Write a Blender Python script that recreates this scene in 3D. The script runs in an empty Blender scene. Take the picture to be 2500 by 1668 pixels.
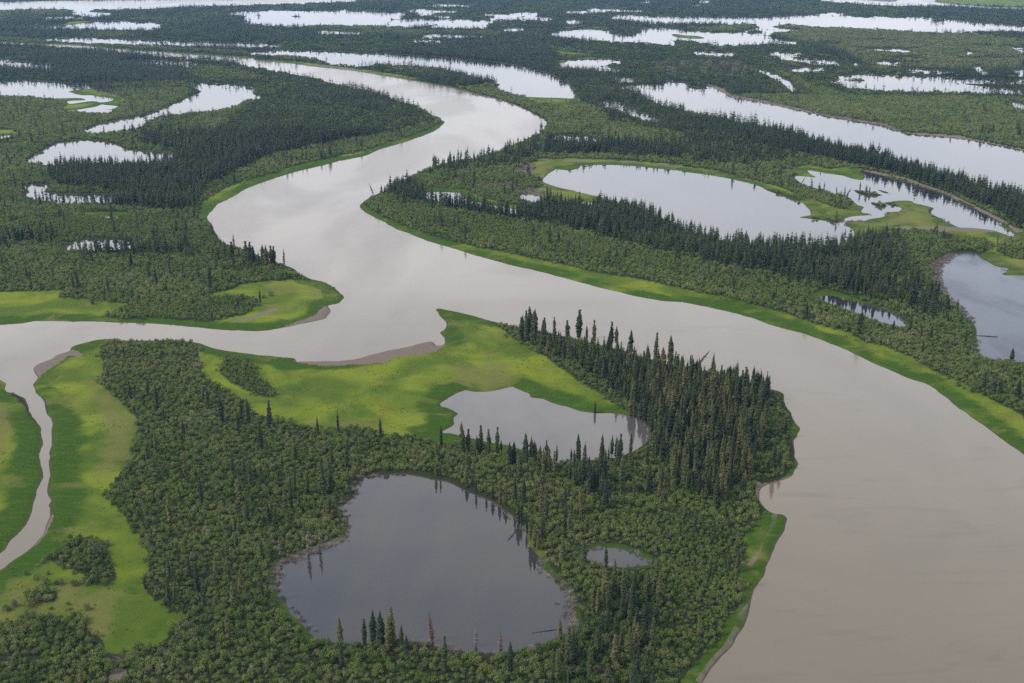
import bpy, math, random
import numpy as np
from mathutils import Vector, Matrix, kdtree, Euler

# ------------------------------------------------------------------ camera
SC = bpy.context.scene
COL = SC.collection
F, CX, CY = 2916.7, 1250.0, 834.0        # 42 mm lens, photograph 2500 x 1668
HZ = -150.0                               # row of the horizon, above the frame
CAMH = 200.0
PITCH = math.atan((CY - HZ) / F)
SP, CP = math.sin(PITCH), math.cos(PITCH)
cam = bpy.data.cameras.new('camera'); camo = bpy.data.objects.new('camera', cam); COL.objects.link(camo)
cam.sensor_width = 36.0; cam.lens = 42.0; cam.clip_start = 1.0; cam.clip_end = 120000.0
camo.location = (0, 0, CAMH); camo.rotation_euler = (math.pi / 2 - PITCH, 0, 0)
SC.camera = camo

# ------------------------------------------------------------------ light
SUN_EL, SUN_AZ = math.radians(44), math.radians(-105)     # thin overcast, soft sun from the left and behind
world = bpy.data.worlds.new('World'); SC.world = world; world.use_nodes = True
wn = world.node_tree; wn.nodes.clear()
def N(tree, typ, **kw):
    n = tree.nodes.new(typ)
    for k, v in kw.items():
        if k == 'inp':
            for i, x in v.items(): n.inputs[i].default_value = x
        else: setattr(n, k, v)
    return n
sky = N(wn, 'ShaderNodeTexSky', sky_type='NISHITA', sun_disc=False, sun_elevation=SUN_EL, sun_rotation=SUN_AZ, altitude=200.0)
tc = N(wn, 'ShaderNodeTexCoord')
mp = N(wn, 'ShaderNodeMapping', inp={'Scale': (1.0, 1.0, 3.2), 'Location': (0.3, 0.1, 0.0)})
cn = N(wn, 'ShaderNodeTexNoise', inp={'Scale': 2.1, 'Detail': 7.0, 'Roughness': 0.58, 'Distortion': 0.35})
cr = N(wn, 'ShaderNodeValToRGB')
cr.color_ramp.elements[0].position = 0.36; cr.color_ramp.elements[0].color = (7.8, 8.8, 10.6, 1)
cr.color_ramp.elements[1].position = 0.66; cr.color_ramp.elements[1].color = (14.4, 13.6, 13.2, 1)
mx = N(wn, 'ShaderNodeMix', data_type='RGBA'); mx.inputs[0].default_value = 0.93
bg = N(wn, 'ShaderNodeBackground', inp={'Strength': 0.125})
wo = N(wn, 'ShaderNodeOutputWorld')
L = wn.links
L.new(tc.outputs['Generated'], mp.inputs['Vector']); L.new(mp.outputs[0], cn.inputs['Vector'])
L.new(cn.outputs['Fac'], cr.inputs[0])
low_ = N(wn, 'ShaderNodeSeparateXYZ'); L.new(tc.outputs['Generated'], low_.inputs[0])
lw = N(wn, 'ShaderNodeMapRange', interpolation_type='SMOOTHSTEP', inp={'From Min': .12, 'From Max': .45, 'To Min': .65, 'To Max': 0.0}); L.new(low_.outputs[2], lw.inputs[0])
ev = N(wn, 'ShaderNodeMix', data_type='RGBA', inp={7: (12.3, 12.3, 12.8, 1)}); L.new(lw.outputs[0], ev.inputs[0]); L.new(cr.outputs[0], ev.inputs[6])
L.new(sky.outputs[0], mx.inputs[6]); L.new(ev.outputs[2], mx.inputs[7]); gz = N(wn, 'ShaderNodeSeparateXYZ'); L.new(tc.outputs['Generated'], gz.inputs[0])
hr = N(wn, 'ShaderNodeValToRGB'); L.new(gz.outputs[2], hr.inputs[0])     # the cloud deck is brightest a little above the horizon
for k_ in range(2): hr.color_ramp.elements.new(0.5)
for k_, (p_, v_) in enumerate(((0.0, .70), (.10, .92), (.26, 1.36), (.60, 1.18))): hr.color_ramp.elements[k_].position = p_; hr.color_ramp.elements[k_].color = (v_, v_, v_, 1)
hm_ = N(wn, 'ShaderNodeVectorMath', operation='SCALE'); L.new(mx.outputs[2], hm_.inputs[0]); L.new(hr.outputs[0], hm_.inputs['Scale']); L.new(hm_.outputs[0], bg.inputs[0]); L.new(bg.outputs[0], wo.inputs[0])
sun = bpy.data.lights.new('sun', 'SUN'); sun.energy = 4.7; sun.angle = math.radians(10); sun.color = (1.0, 0.95, 0.88)
suno = bpy.data.objects.new('sun', sun); COL.objects.link(suno)
sd_ = Vector((math.sin(SUN_AZ) * math.cos(SUN_EL), math.cos(SUN_AZ) * math.cos(SUN_EL), math.sin(SUN_EL)))
suno.rotation_euler = sd_.to_track_quat('Z', 'Y').to_euler(); suno.location = sd_ * 500
SC.view_settings.view_transform = 'Standard'; SC.view_settings.look = 'None'
SC.view_settings.exposure = 0.0; SC.view_settings.gamma = 1.0
SC.cycles.max_bounces = 5; SC.cycles.diffuse_bounces = 2; SC.cycles.glossy_bounces = 2
SC.cycles.transmission_bounces = 2; SC.cycles.volume_bounces = 0; SC.cycles.transparent_max_bounces = 4
SC.cycles.use_adaptive_sampling = True; SC.cycles.use_denoising = False

# ------------------------------------------------------------------ the map, traced from the photograph and laid on the flat delta
VIEW = {'S': (0, 0, 1), 'A1': (0, 0, 3.76), 'A2': (625, 0, 3.76), 'A3': (1250, 0, 3.76), 'A4': (1875, 0, 3.76),
        'B1': (0, 180, 2.818), 'B2': (833, 180, 2.818), 'B3': (1666, 180, 2.818),
        'C1': (0, 650, 2.818), 'C2': (833, 650, 2.818), 'C3': (1666, 650, 2.818),
        'D1': (0, 1112, 2.818), 'D2': (600, 1112, 2.818), 'D3': (1300, 1112, 2.818), 'D4': (1666, 1112, 2.818)}
def P(s):
    v = VIEW['S']; out = []; buf = []
    for t in s.replace(',', ' ').replace('(', ' ').replace(')', ' ').split():
        if t in VIEW: v = VIEW[t]; continue
        buf.append(float(t))
        if len(buf) == 2:
            out.append((v[0] + buf[0] / v[2], v[1] + buf[1] / v[2])); buf = []
    return np.array(out)

def ground(x, y, z=0.0):
    """image row and column of the photograph -> place on the delta plain (metres)"""
    x = np.asarray(x, float); y = np.asarray(y, float)
    d = (y - CY) / F
    t = (CAMH - z) / (SP + d * CP)
    return (x - CX) / F * t, (CP - d * SP) * t
def image(X, Y, z=0.0):
    X = np.asarray(X, float); Y = np.asarray(Y, float)
    f = Y * CP + (CAMH - z) * SP
    return CX + F * X / f, CY + F * ((CAMH - z) * CP - Y * SP) / f

RIVER = P('''S -600 86 A1 0 388 560 415 960 440 1260 463 1500 480 1900 508 2200 526 2350 538 A2 0 550 300 577 600 620 900 652 1200 702 1500 747 1700 785
B2 300 15 500 50 700 85 850 122 1000 158 1120 190 1230 228 1330 275 1390 315 1412 345 1405 370 1370 410 1250 460 1130 512 900 585 740 620 560 668 480 712 380 765 270 815 200 845 160 875
135 905 150 935 200 975 290 1020 380 1070 500 1120 620 1165 800 1215 1000 1270 1200 1325 1400 1375 1600 1425 1800 1480 2000 1520 2200 1560
C3 0 245 200 285 400 335 600 400 850 470 1050 545 1160 595 1350 675 1550 760 1680 810 1760 860 1800 890 1880 950 2050 1060 2200 1190 2350 1305
S 2620 1230 2800 1430 2950 1650 3050 1900 1540 1900 1640 1770 D3 1180 1567 1220 1510 1290 1420 1360 1320 1410 1240 1425 1190 1470 1090 1500 1000 1530 940 1560 900 1590 820 1610 750 1650 660 1700 570 1720 520 1740 440 1715 410 1660 400 1620 365
1600 330 1575 290 1575 250 1600 215 1680 185 1760 160 1800 130 1830 80 1830 50 1805 10 C3 765 1270 765 1220 800 1180 820 1130 790 1090 750 1020 720 970 705 930 700 885 640 862 560 843 450 808 300 756 150 718
C2 2350 698 2200 662 2000 610 1800 555 1600 503 1450 465 1300 430 1150 404 1060 386 960 356 900 340 800 315 700 292 655 286 655 305 690 350 712 385 700 430 675 460 705 500 692 545 650 550 620 523 560 535 450 562 330 585 200 620 100 640 0 650
C1 2100 650 2060 655 2035 632 1900 620 1700 600 1560 580 1450 555 1380 535 1280 518 1200 515 1100 512 1000 512 900 512 780 502 650 515 540 540 490 560 495 580 470 590 400 610 330 650 270 675 240 705 255 740 262 765 240 800 232 840 255 880 300 930 335 1000 365 1080 378 1150 372 1220 355 1320 340 1400 332 1480 328 1567
D1 335 285 360 310 345 345 355 370 350 420 325 480 290 550 240 610 170 660 90 710 40 745 0 780 S -120 1470 -400 1580 -600 1640 -600 1560 -300 1460 -80 1385
D1 0 660 70 590 150 510 200 440 235 330 250 250 290 160 295 100 290 30 C1 300 1260 320 1200 295 1120 260 1040 210 980 170 910 100 870 50 845 0 780 S -100 905 -600 930 -600 800 C1 0 402
240 376 500 382 800 382 1000 390 1200 405 1400 422 1600 438 1790 442 1930 425 2060 400 2200 370 2250 350 2282 300 2270 268 2330 254 C2 0 250 20 230 28 205 15 185 0 178
C1 2330 150 2300 128 2230 100 2150 85 2090 62 2050 35 B1 2040 1345 1980 1320 1900 1295 1800 1260 1700 1215 1600 1180 1545 1165 1520 1130 1480 1085 1475 1060 1445 1010 1455 970 1500 910 1510 895 1600 850 1700 790 1850 735 2000 690 2200 640 2350 598
B2 0 600 150 570 300 515 430 480 550 430 640 390 700 340 695 325 660 310 640 298 560 250 400 190 250 142 100 102 0 80 A2 600 735 300 680 0 630 A1 2200 590 2000 570 1800 552 1560 535 1400 516 1270 507 1100 487 800 457 300 420 0 403 S -600 94''')

# name of the water, amount by which shrubs hide the near shore, outline
LAKES = [
 ('big dark lake in the foreground thicket', .8, '''D2 670 350 700 320 745 290 760 230 800 190 830 160 900 148 1000 140 1100 132 1200 145 1300 165 1400 190 1470 212 1550 255 1620 285 1690 320 1760 370 1830 420 1880 480 1920 540 1940 610 2000 670 2050 740 2025 775 2060 800 2090 850 2115 900 2180 960 2220 1050 2250 1150 2190 1185 2150 1205 2060 1245 1980 1275 1850 1300 1760 1310 1650 1310 1500 1300 1380 1280 1290 1262 1200 1240 1050 1230 900 1240 780 1255 660 1250 560 1235 480 1210 440 1170 400 1120 340 1070 290 1040 250 970 205 930 195 860 200 800 230 750 300 730 370 695 420 675 490 660 560 640 640 610 690 590 705 545 705 480 700 400 665 375'''),
 ('pale lake behind the row of spruces, beside the bright meadow', .25, '''C2 668 945 740 900 800 865 840 850 900 862 1000 862 1080 845 1165 825 1240 850 1300 880 1310 905 1380 915 1460 945 1540 965 1640 1000 1740 1018 1850 1020 1960 1030 2050 1060 2100 1110 2120 1160 2080 1220 2000 1260 1900 1295 1780 1315 1660 1315 1560 1335 1480 1340 1420 1310 1350 1272 1250 1248 1150 1215 1050 1200 950 1180 850 1158 760 1140 700 1135 770 1090 760 1040 790 1010 770 985 720 960'''),
 ('small dark pond in the thicket right of the big lake', .2, 'D3 340 680 380 658 450 645 540 648 620 660 700 690 780 720 835 740 760 755 700 765 620 775 560 765 470 755 400 720'),
 ('blue-grey lake at the right edge, ringed by bare brush', .5, '''B3 1890 1240 1960 1230 2040 1245 2050 1265 2120 1300 2180 1330 2255 1345 2195 1380 2250 1390 2350 1390 S 2700 690 3100 720 3100 960 2700 915 C3 2350 655 2180 632 2080 600 2040 540 2020 470 2010 400 1970 350 1920 290 1860 240 1810 190 1770 110 1760 60 B3 1765 1400 1790 1330 1830 1280'''),
 ('narrow slot pond full of spruce reflections', .3, 'C3 935 208 1010 203 1060 212 1130 235 1200 250 1300 280 1400 305 1480 335 1520 370 1530 400 1490 405 1400 385 1300 350 1200 315 1100 275 1020 245 960 225'),
 ('long lake running diagonally to the right edge', 1., '''A3 1040 790 1200 782 1400 772 1430 742 1500 740 1600 748 1700 760 1760 770 1800 790 B3 0 50 100 62 200 85 270 125 310 160 450 180 600 210 750 245 900 275 1000 300 1150 325 1300 345 1400 375 1490 400 1600 420 1800 440 2000 460 2150 485 2250 505 2350 530 S 2700 400 3100 440 3100 610 2700 525 B3 2350 835 2250 810 2100 780 1980 752 1850 718 1700 663 1600 640 1500 600 1400 570 1300 545 1200 520 1050 480 950 455 850 430 700 385 600 365 500 345 380 320 355 312 330 300 250 290 150 270 0 245 B2 2350 235 2200 200 2100 150 2000 105 1950 82'''),
 ('marsh lake with a grassy delta between two basins', .5, '''B2 1395 735 1420 690 1480 660 1570 665 1640 650 1660 630 1850 628 2000 635 2150 650 2350 668 B3 0 675 150 690 300 715 420 745 500 765 560 800 650 835 750 865 830 890 880 930 905 965 810 985 850 1000 1000 1018 1090 1025 1130 995 1200 982 1300 975 1290 955 1240 945 1260 912 1210 895 1180 870 1150 840 1050 820 900 780 820 750 770 715 760 700 850 708 955 722 900 700 865 680 840 662 900 672 1000 690 1080 700 1150 720 1230 732 1250 700 1200 660 1260 675 1350 698 1450 725 1560 750 1660 780 1760 815 1850 850 1950 905 2050 950 2150 995 2200 1030 2215 1060 2300 1106 2240 1100 2160 1068 2050 1052 1920 1045 1850 1020 1780 985 1715 950 1740 920 1700 900 1610 880 1580 865 1500 865 1390 880 1420 905 1510 925 1490 940 1400 945 1395 975 1300 990 1280 1000 1150 1005 1130 1040 1190 1075 1180 1110 1140 1145 1050 1180 900 1205 750 1190 600 1182 450 1165 300 1140 150 1110 0 1075 B2 2350 1055 2250 1015 2150 965 2050 915 1950 890 1850 870 1790 840 1700 820 1600 795 1500 770'''),
 ('small pond behind the belt of spruces on the river point', .6, 'B2 1425 440 1470 420 1580 422 1680 430 1740 445 1745 470 1640 470 1500 462'),
 ('curved slough on the wooded point', .8, 'B2 575 815 640 812 800 818 830 845 890 870 1000 900 1100 915 1220 935 1200 950 1050 925 900 895 700 870 600 845'),
 ('little pond in the brown brush of the wooded point', .3, 'B2 1225 850 1240 828 1310 832 1370 850 1360 875 1290 875'),
 ('tiny pool at the edge of the spruce belt', .3, 'B2 1630 890 1680 885 1735 893 1730 915 1650 910'),
 ('oxbow lake behind the narrow tongue of land', .6, '''A1 2290 480 2350 472 A2 200 466 500 468 800 475 1000 486 1200 490 1400 503 1700 525 2000 552 2350 592 A3 100 615 250 650 400 690 450 740 530 780 B2 1560 45 1600 110 1615 150 1600 165 1500 160 1400 158 1280 152 1210 140 1130 120 1075 98 1105 70 1080 45 1000 20 A2 2200 735 2100 705 1900 670 1700 640 1500 615 1300 600 1100 592 900 582 750 567 600 545 450 525 300 508 150 513 0 503'''),
 ('lake with a reedy outlet at the left edge', .3, '''S -600 190 B1 0 45 150 45 350 55 500 65 620 70 730 75 620 90 470 110 490 130 570 150 640 150 720 160 780 172 740 185 680 195 620 185 470 205 465 190 600 182 560 165 430 165 330 170 200 160 0 155 S -600 240'''),
 ('shallow pool in the bright green marsh', .2, 'B1 440 258 560 245 640 230 680 215 760 220 800 225 780 240 720 243 790 255 760 265 600 262'),
 ('crooked lake narrowing to the lower left', .5, 'B1 1340 80 1390 68 1500 68 1620 82 1740 95 1725 120 1725 145 1785 165 1690 185 1640 215 1560 240 1400 265 1250 278 1100 290 1000 330 960 370 850 385 640 412 575 385 700 350 850 310 1000 285 1100 250 1200 200 1290 165 1330 150 1400 120 1380 100'),
 ('oval lake with spruces along its near shore, left', .6, 'B1 200 605 245 570 350 500 430 465 600 450 700 465 800 500 850 520 1000 535 1150 548 1205 568 1150 595 950 610 700 618 500 622 350 620'),
 ('slough striped by spruce trunks, left', .3, 'B1 160 772 240 758 320 765 300 790 290 815 420 828 600 826 780 832 790 880 600 892 400 890 300 868 180 842 200 810'),
 ('sliver of water in the pale willow flat', .1, 'B1 700 984 820 983 815 994 720 993'),
 ('spruce-screened pond above the left river bend', .6, 'B1 455 1190 520 1160 620 1150 760 1148 860 1155 920 1165 890 1190 780 1198 640 1205 500 1203'),
 ('scrap of water in a green patch at the left edge', .2, 'S -60 335 B1 0 430 70 425 50 440 0 458 S -60 345'),
 ('broad far river reach at the top left', .5, '''S -600 22 A1 0 21 300 13 600 4 1000 -3 2350 -20 A2 500 -22 900 -5 880 8 600 15 200 26 0 33 A1 2000 45 1700 52 1500 61 1250 74 900 75 500 72 250 71 120 80 0 80 S -600 28'''),
 ('far pond', .4, 'A1 665 118 800 113 1000 115 1060 123 950 135 800 138 760 125'),
 ('far pond', .4, 'A1 450 152 760 152 740 162 460 164'),
 ('far crescent lake', .7, 'A1 330 240 520 235 700 225 830 208 880 195 1050 192 1250 200 1460 210 1468 235 1430 258 1200 260 1000 255 800 245 600 247'),
 ('far slough behind a picket of spruces', .7, 'A1 400 350 650 345 1000 350 1200 360 1500 375 2000 385 2350 393 A2 100 399 240 408 100 415 A1 2200 408 1800 405 1400 395 1000 387 700 372'),
 ('far slough behind spruces', .7, 'A1 1100 565 1200 555 1500 555 1800 570 1750 592 1500 592 1200 582'),
 ('far slough behind spruces', .7, 'S -100 145 A1 0 548 150 560 300 575 440 590 430 605 250 605 0 592 S -100 160'),
 ('far broad lake', .5, '''A1 2130 118 2250 105 2350 103 A2 100 95 400 92 800 95 820 82 865 82 865 98 1100 108 1360 113 1340 140 1280 160 1240 172 1310 180 1400 172 1700 178 2000 185 2160 195 2130 215 2120 242 1900 246 1650 243 1600 232 1665 218 1560 210 1450 235 1300 242 1000 240 700 240 420 232 300 235 0 208 A1 2350 200 2260 195 2300 185 2240 165 2250 150 2350 143 A2 40 142 40 132 A1 2340 128 2150 122'''),
 ('far pond', .5, 'A2 560 292 620 278 800 285 960 292 940 303 700 301'),
 ('far pond', .5, 'A2 1530 318 1650 308 1900 315 2070 322 1900 329 1560 330'),
 ('far pond', .5, 'A2 1390 90 1500 84 1700 92 1850 98 1700 104 1400 97'),
 ('far pond', .5, 'A2 1580 42 1750 32 1980 45 1900 53 1700 51'),
 ('far forked lake', .5, 'A2 2080 122 2350 124 A3 60 112 235 114 200 132 95 138 130 150 355 162 330 174 120 176 0 150 A2 2250 140'),
 ('far pond', .5, 'A2 2160 163 2350 160 A3 20 165 0 174 A2 2200 171'),
 ('far pond', .5, 'A2 2250 270 2350 258 A3 100 250 60 272 0 278'),
 ('far pond', .5, 'A3 500 102 600 95 720 90 740 76 900 82 1150 88 1180 95 900 97 700 108 620 116'),
 ('far pond', .5, 'A3 490 175 560 178 640 195 610 206 520 204'),
 ('far lake with a bright green islet', .5, '''A3 350 300 450 285 560 268 640 260 800 270 880 285 900 300 1000 318 1140 325 1170 300 1260 285 1200 255 1250 252 1400 258 1600 272 1800 285 2000 290 2280 298 2290 285 2120 275 2240 262 2280 240 2240 228 2350 222 A4 0 240 80 255 170 262 280 275 230 290 120 298 0 305 A3 2290 312 2350 335 A4 60 350 150 370 250 378 240 390 100 390 0 383 A3 2350 385 2200 393 2000 403 1850 403 1840 385 1700 365 1500 348 1450 358 1490 385 1480 397 1400 397 1350 388 1200 378 1000 372 800 358 600 338 450 322'''),
 ('far long lake crossing to the right edge', .5, '''A3 905 150 960 138 1200 145 1500 152 1800 155 2350 155 A4 100 148 300 142 480 132 500 118 620 118 700 125 590 135 620 145 900 148 1200 155 1500 162 1660 178 1800 195 2100 215 2350 235 S 2800 85 3100 100 3100 130 2800 105 A4 2350 280 2150 274 1900 276 1700 284 1450 282 1250 272 1050 258 850 246 600 235 300 232 80 232 0 222 A3 2300 205 2100 204 1900 202 1700 203 1400 200 1200 190 1100 173 980 163'''),
 ('far river reach at the top right', .3, '''A4 500 -30 1500 -30 1500 5 1540 22 1700 36 2000 62 2350 70 S 3100 30 3100 38 A4 2350 80 2100 70 1900 60 1700 50 1500 42 1300 48 1100 42 900 34 700 17 540 5'''),
 ('far pond', .4, 'A3 1120 20 1200 12 1240 0 1262 4 1262 24 1200 27'),
 ('far pond', .4, 'A3 1700 15 1740 -2 1830 -2 1810 15 1760 20'),
 ('far pond', .4, 'A3 1640 40 1740 40 1700 48'),
 ('pond with a hooked spit, beyond the oxbow', .5, 'A3 420 575 500 572 540 548 700 542 850 540 1000 548 1000 560 880 570 850 590 830 600 960 630 960 645 840 640 740 632 620 618 520 605 430 598'),
 ('far pond', .5, 'A3 1660 470 1800 470 1950 478 2050 485 1900 496 1750 490'),
 ('slough under the spruces', .5, 'A3 960 703 1120 715 1100 735 970 728'),
 ('slough winding through spruces beyond the point', .5, 'B2 1770 195 1850 190 1930 210 1990 240 2060 270 2180 312 2170 330 2080 312 1980 272 1880 238 1790 222'),
 ('far pond', .3, 'A4 10 482 100 475 300 485 200 498 60 503'),
 ('far pond', .4, 'A4 100 528 300 535 500 542 620 548 680 568 550 570 400 558 200 544'),
 ('far pond', .4, 'A4 200 620 500 625 490 634 250 634'),
 ('far pond', .1, 'A4 910 368 1050 370 1240 383 1100 385 960 376'),
 ('far pond', .1, 'A4 1420 331 1500 325 1620 332 1500 338'),
 ('far pond', .1, 'A4 820 440 950 445 1100 442 1300 450 1450 458 1290 460 1290 475 1330 490 1200 485 1000 478 920 472 810 475 830 466 920 462'),
 ('far pond', .1, 'A4 1060 530 1150 523 1300 528 1420 538 1380 547 1150 543'),
 ('far pond', .1, 'A4 1010 572 1060 560 1200 562 1280 575 1400 585 1280 588 1250 602 1150 608 1040 602'),
 ('far pond', .1, 'A4 1290 630 1400 632 1550 645 1700 658 1600 661 1400 651 1300 642'),
 ('far pond', .1, 'A4 1770 425 1850 418 2100 425 2350 435 2330 445 2280 458 2240 442 2100 431 1900 430'),
 ('far bend of a creek', .1, 'A4 1815 473 1850 468 1878 490 1850 510 1812 511 1835 495'),
 ('far pond', .1, 'A4 1760 535 1850 528 2100 530 2300 533 2250 542 1900 542'),
 ('far bend of a creek', .1, 'A4 1885 628 1930 610 1980 602 1955 630 1975 655 2020 668 1980 679 1945 652'),
 ('far pond', .2, 'A4 2235 640 2350 635 S 2600 172 2600 182 A4 2350 682 2290 680 2280 655'),
 ('lake behind a comb of spruces, upper right', .4, 'A4 640 695 720 715 920 728 760 732 560 738 B3 1040 58 1120 78 1200 95 1350 107 1500 112 1700 117 1850 120 2000 122 2200 126 2330 130 2330 115 2150 100 1990 80 1890 65 1960 52 2150 58 2350 62 S 2600 204 2600 195 B3 2350 42 2150 36 1960 32 A4 1700 712 1300 700 1000 688 860 684 820 697 740 695'),
 ('narrow creek through the spruces, upper right', .2, 'A3 2275 628 2350 654 A4 60 678 130 718 180 758 212 788 B3 740 80 772 112 745 105 700 70 640 25 A4 110 748 50 702 0 667 A3 2290 640'),
 ('scrap of water at the right edge', .3, 'B3 2280 190 2350 210 S 2600 262 2600 275 B3 2350 245 2300 240 2290 215'),
 ('sliver of water', .1, 'B3 100 436 230 444 180 451'),
 ('far pond', .1, 'A4 780 575 840 578 800 588'), ('far pond', .1, 'A4 870 300 900 298 892 311'),
 ('far pond', .1, 'A4 2310 465 2350 460 S 2560 122 2560 126 A4 2350 476'),
 ('far pond', .2, 'A1 670 92 830 90 830 95 700 96'), ('far pond', .2, 'A2 1480 120 1620 125 1610 138 1500 130'),
 ('far pond', .2, 'A2 1650 142 1770 145 1760 153 1660 150'), ('far pond', .2, 'A2 1370 368 1700 370 1600 378'),
]
ISLETS = [P(s) for s in ('B3 1200 798 1280 810 1360 825 1395 842 1300 842 1230 827', 'B3 1310 885 1390 900 1420 915 1370 924 1320 907', 'B3 1350 795 1420 812 1460 832 1400 820',
 'A2 335 148 380 145 428 152 400 158 345 156', 'A3 1468 322 1500 312 1600 325 1700 330 1785 352 1650 356 1520 343', 'A4 1498 188 1560 178 1635 188 1600 198 1520 198', 'A4 850 -8 1200 -8 1170 14 1000 8',
 'A3 2130 278 2280 282 2290 297 2180 294','A4 1085 467 1110 466 1105 471 1090 471', 'A4 -10 268 8 268 8 280 -10 280', 'A4 60 268 78 268 76 276 62 276')]

# plant cover: bare grass, mud, brown brush
GRASS = [P(s) for s in (
 'C1 -1700 200 -50 190 150 182 340 170 430 185 395 225 620 240 880 262 890 290 760 325 735 350 850 362 1150 362 1300 378 1420 390 1560 365 1700 335 1780 285 1790 240 1720 225 1600 215 1450 222 1350 245 1450 200 1560 180 1700 130 1900 105 2150 95 2330 130 2420 200 2300 400 1800 480 1000 440 0 440 -1700 480',
 '''C2 640 270 900 325 960 362 1080 420 1150 470 1250 540 1400 640 1520 720 1640 800 1750 880 1900 970 1990 1025 2050 1060 1990 1040 1700 1100 1500 1300 1300 1300 1200 1290 1000 1262 850 1235 700 1235 550 1205 350 1185 200 1150 100 1130 0 1130 C1 2200 1135 2050 1105 1900 1060 1800 1020 1700 960 1620 900 1520 850 1450 790 1390 730 1385 640 1390 580 1370 545 1230 500 1500 520 2000 580 2350 620 C2 300 540 600 480 650 420 640 300''',
 '''C1 460 555 650 500 790 490 730 560 715 640 720 760 750 870 830 930 900 1010 950 1070 955 1160 910 1250 890 1350 820 1440 770 1530 D1 760 240 770 300 830 400 900 500 960 570 1010 660 1030 760 1000 850 1000 950 1080 1020 1150 1080 1235 1125 1225 1175 1190 1215 1165 1260 1120 1300 1090 1345 1010 1355 950 1380 880 1400 700 1390 680 1300 580 1230 560 1150 400 1120 250 1110 180 1150 0 1170 -300 1170 -1700 1500 -1700 1200 -200 800 0 740 200 600 300 400 300 0 C1 330 1400 350 1000 225 850 220 700 400 580''',
 'C1 -1700 780 -50 740 60 850 250 1050 330 1200 300 1400 D1 290 150 200 450 0 680 S -100 1380 -600 1540',
 '''B2 150 890 260 970 400 1040 520 1085 640 1130 780 1165 900 1195 1000 1215 1150 1240 1320 1280 1500 1320 1650 1350 1850 1395 2000 1415 2200 1460 2350 1485 C3 0 165 200 205 350 230 500 280 650 320 760 360 900 400 1100 450 1250 530 1400 560 1500 600 1600 640 1750 740 1900 800 2050 870 2200 960 2350 1040 S 2700 1200 3000 1500 3100 1900 2900 1900 C3 2350 1380 2000 1110 1700 880 1100 640 500 420 0 290 B2 2000 1570 1000 1320 500 1170 120 930''',
 'B1 2350 570 2150 610 1950 665 1900 690 1700 740 1550 800 1450 850 1395 900 1390 960 1400 1010 1430 1050 1470 1080 1520 1080 1520 930 1700 820 2350 620 B2 0 620 640 420 720 330 680 318 640 360 550 400 420 455 300 490 150 535 0 565',
 'A1 -400 368 0 380 700 415 1260 457 1900 500 2350 528 A2 0 540 300 562 700 605 1000 645 1300 690 1700 765 B2 400 22 700 78 850 112 880 130 680 92 300 20 A2 1600 780 1200 710 600 630 0 558 A1 1900 514 1260 470 700 428 0 394 -400 380',
 'D3 1640 350 1560 440 1520 520 1450 600 1440 700 1440 760 1400 850 1430 960 1420 1050 1330 1120 1300 1220 1280 1290 1200 1380 1100 1480 1030 1567 S 1600 1800 1700 1800 D3 1250 1567 1600 900 1780 430 1700 370',
 'C3 620 862 710 860 730 950 690 940 670 890', 'C3 780 1080 840 1120 790 1230 750 1180 750 1140', 'C3 790 1300 830 1370 780 1460 720 1445 760 1400', 'D3 1830 40 1850 80 1800 160 1740 150 1790 100',
 'B1 350 165 480 95 600 95 700 130 830 150 860 185 800 230 790 260 720 280 550 275 440 255 430 200', 'B1 -60 395 60 395 115 410 70 440 0 470 -60 470',
 'B2 1260 152 1400 155 1550 162 1640 168 1600 195 1560 218 1400 215 1320 200',
 'B2 1230 670 1300 620 1500 592 1900 602 2350 632 B3 0 640 250 672 430 722 620 772 820 850 1000 905 1130 945 1190 880 1270 910 1310 975 1150 1000 800 1000 800 870 500 780 0 690 B2 1660 645 1400 720 1320 715',
 'B2 1380 735 1500 765 1620 792 1780 838 1850 880 1700 890 1600 905 1450 900 1400 870 1300 822 1170 815 1300 800 1380 790', 'B2 570 790 760 792 870 808 950 845 1070 880 1230 915 1340 935 1230 945 1000 912 880 880 800 825 600 810',
 'B3 1140 1040 1120 1140 1250 1110 1400 1085 1550 1085 1700 1100 1850 1110 2050 1150 2140 1180 2100 1230 2040 1260 2150 1320 2250 1350 2180 1390 2350 1400 S 2700 690 2700 600 B3 2350 1290 2200 1240 2180 1200 2200 1160 2350 1150 2350 1070 2250 1060 2200 1050 2000 1050 1800 1010 1690 950 1750 910 1600 860 1380 865 1520 930 1400 970 1280 1000',
 'B3 780 650 880 630 1000 660 1100 640 1230 680 1260 745 1150 730 1000 700 960 730 770 700', 'C3 880 180 1000 168 1150 208 1300 258 1450 305 1540 360 1540 410 1500 330 1200 245 1000 205 920 212',
 'A3 1800 690 2000 682 2200 703 2100 715 1900 702', 'A3 410 560 600 540 760 526 760 542 540 556 420 585', 'A3 380 470 560 488 700 500 690 515 560 515 400 498',
 'A1 600 222 650 206 820 203 800 215 620 230', 'A2 420 226 700 231 1050 235 1050 245 700 243 430 236', 'B1 540 965 700 955 870 957 890 975 700 986 560 980', 'D3 640 295 720 275 840 290 830 315 700 315',
 'A4 1480 -12 1540 18 1700 34 2000 58 2350 66 S 3100 28 3100 -20', 'A3 1468 320 1500 310 1700 328 1790 352 1650 358 1520 345', 'A4 430 505 500 500 600 520 560 530 450 515', 'B1 1280 75 1340 62 1340 85 1300 92', 'B3 0 420 100 432 0 445')]
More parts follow.
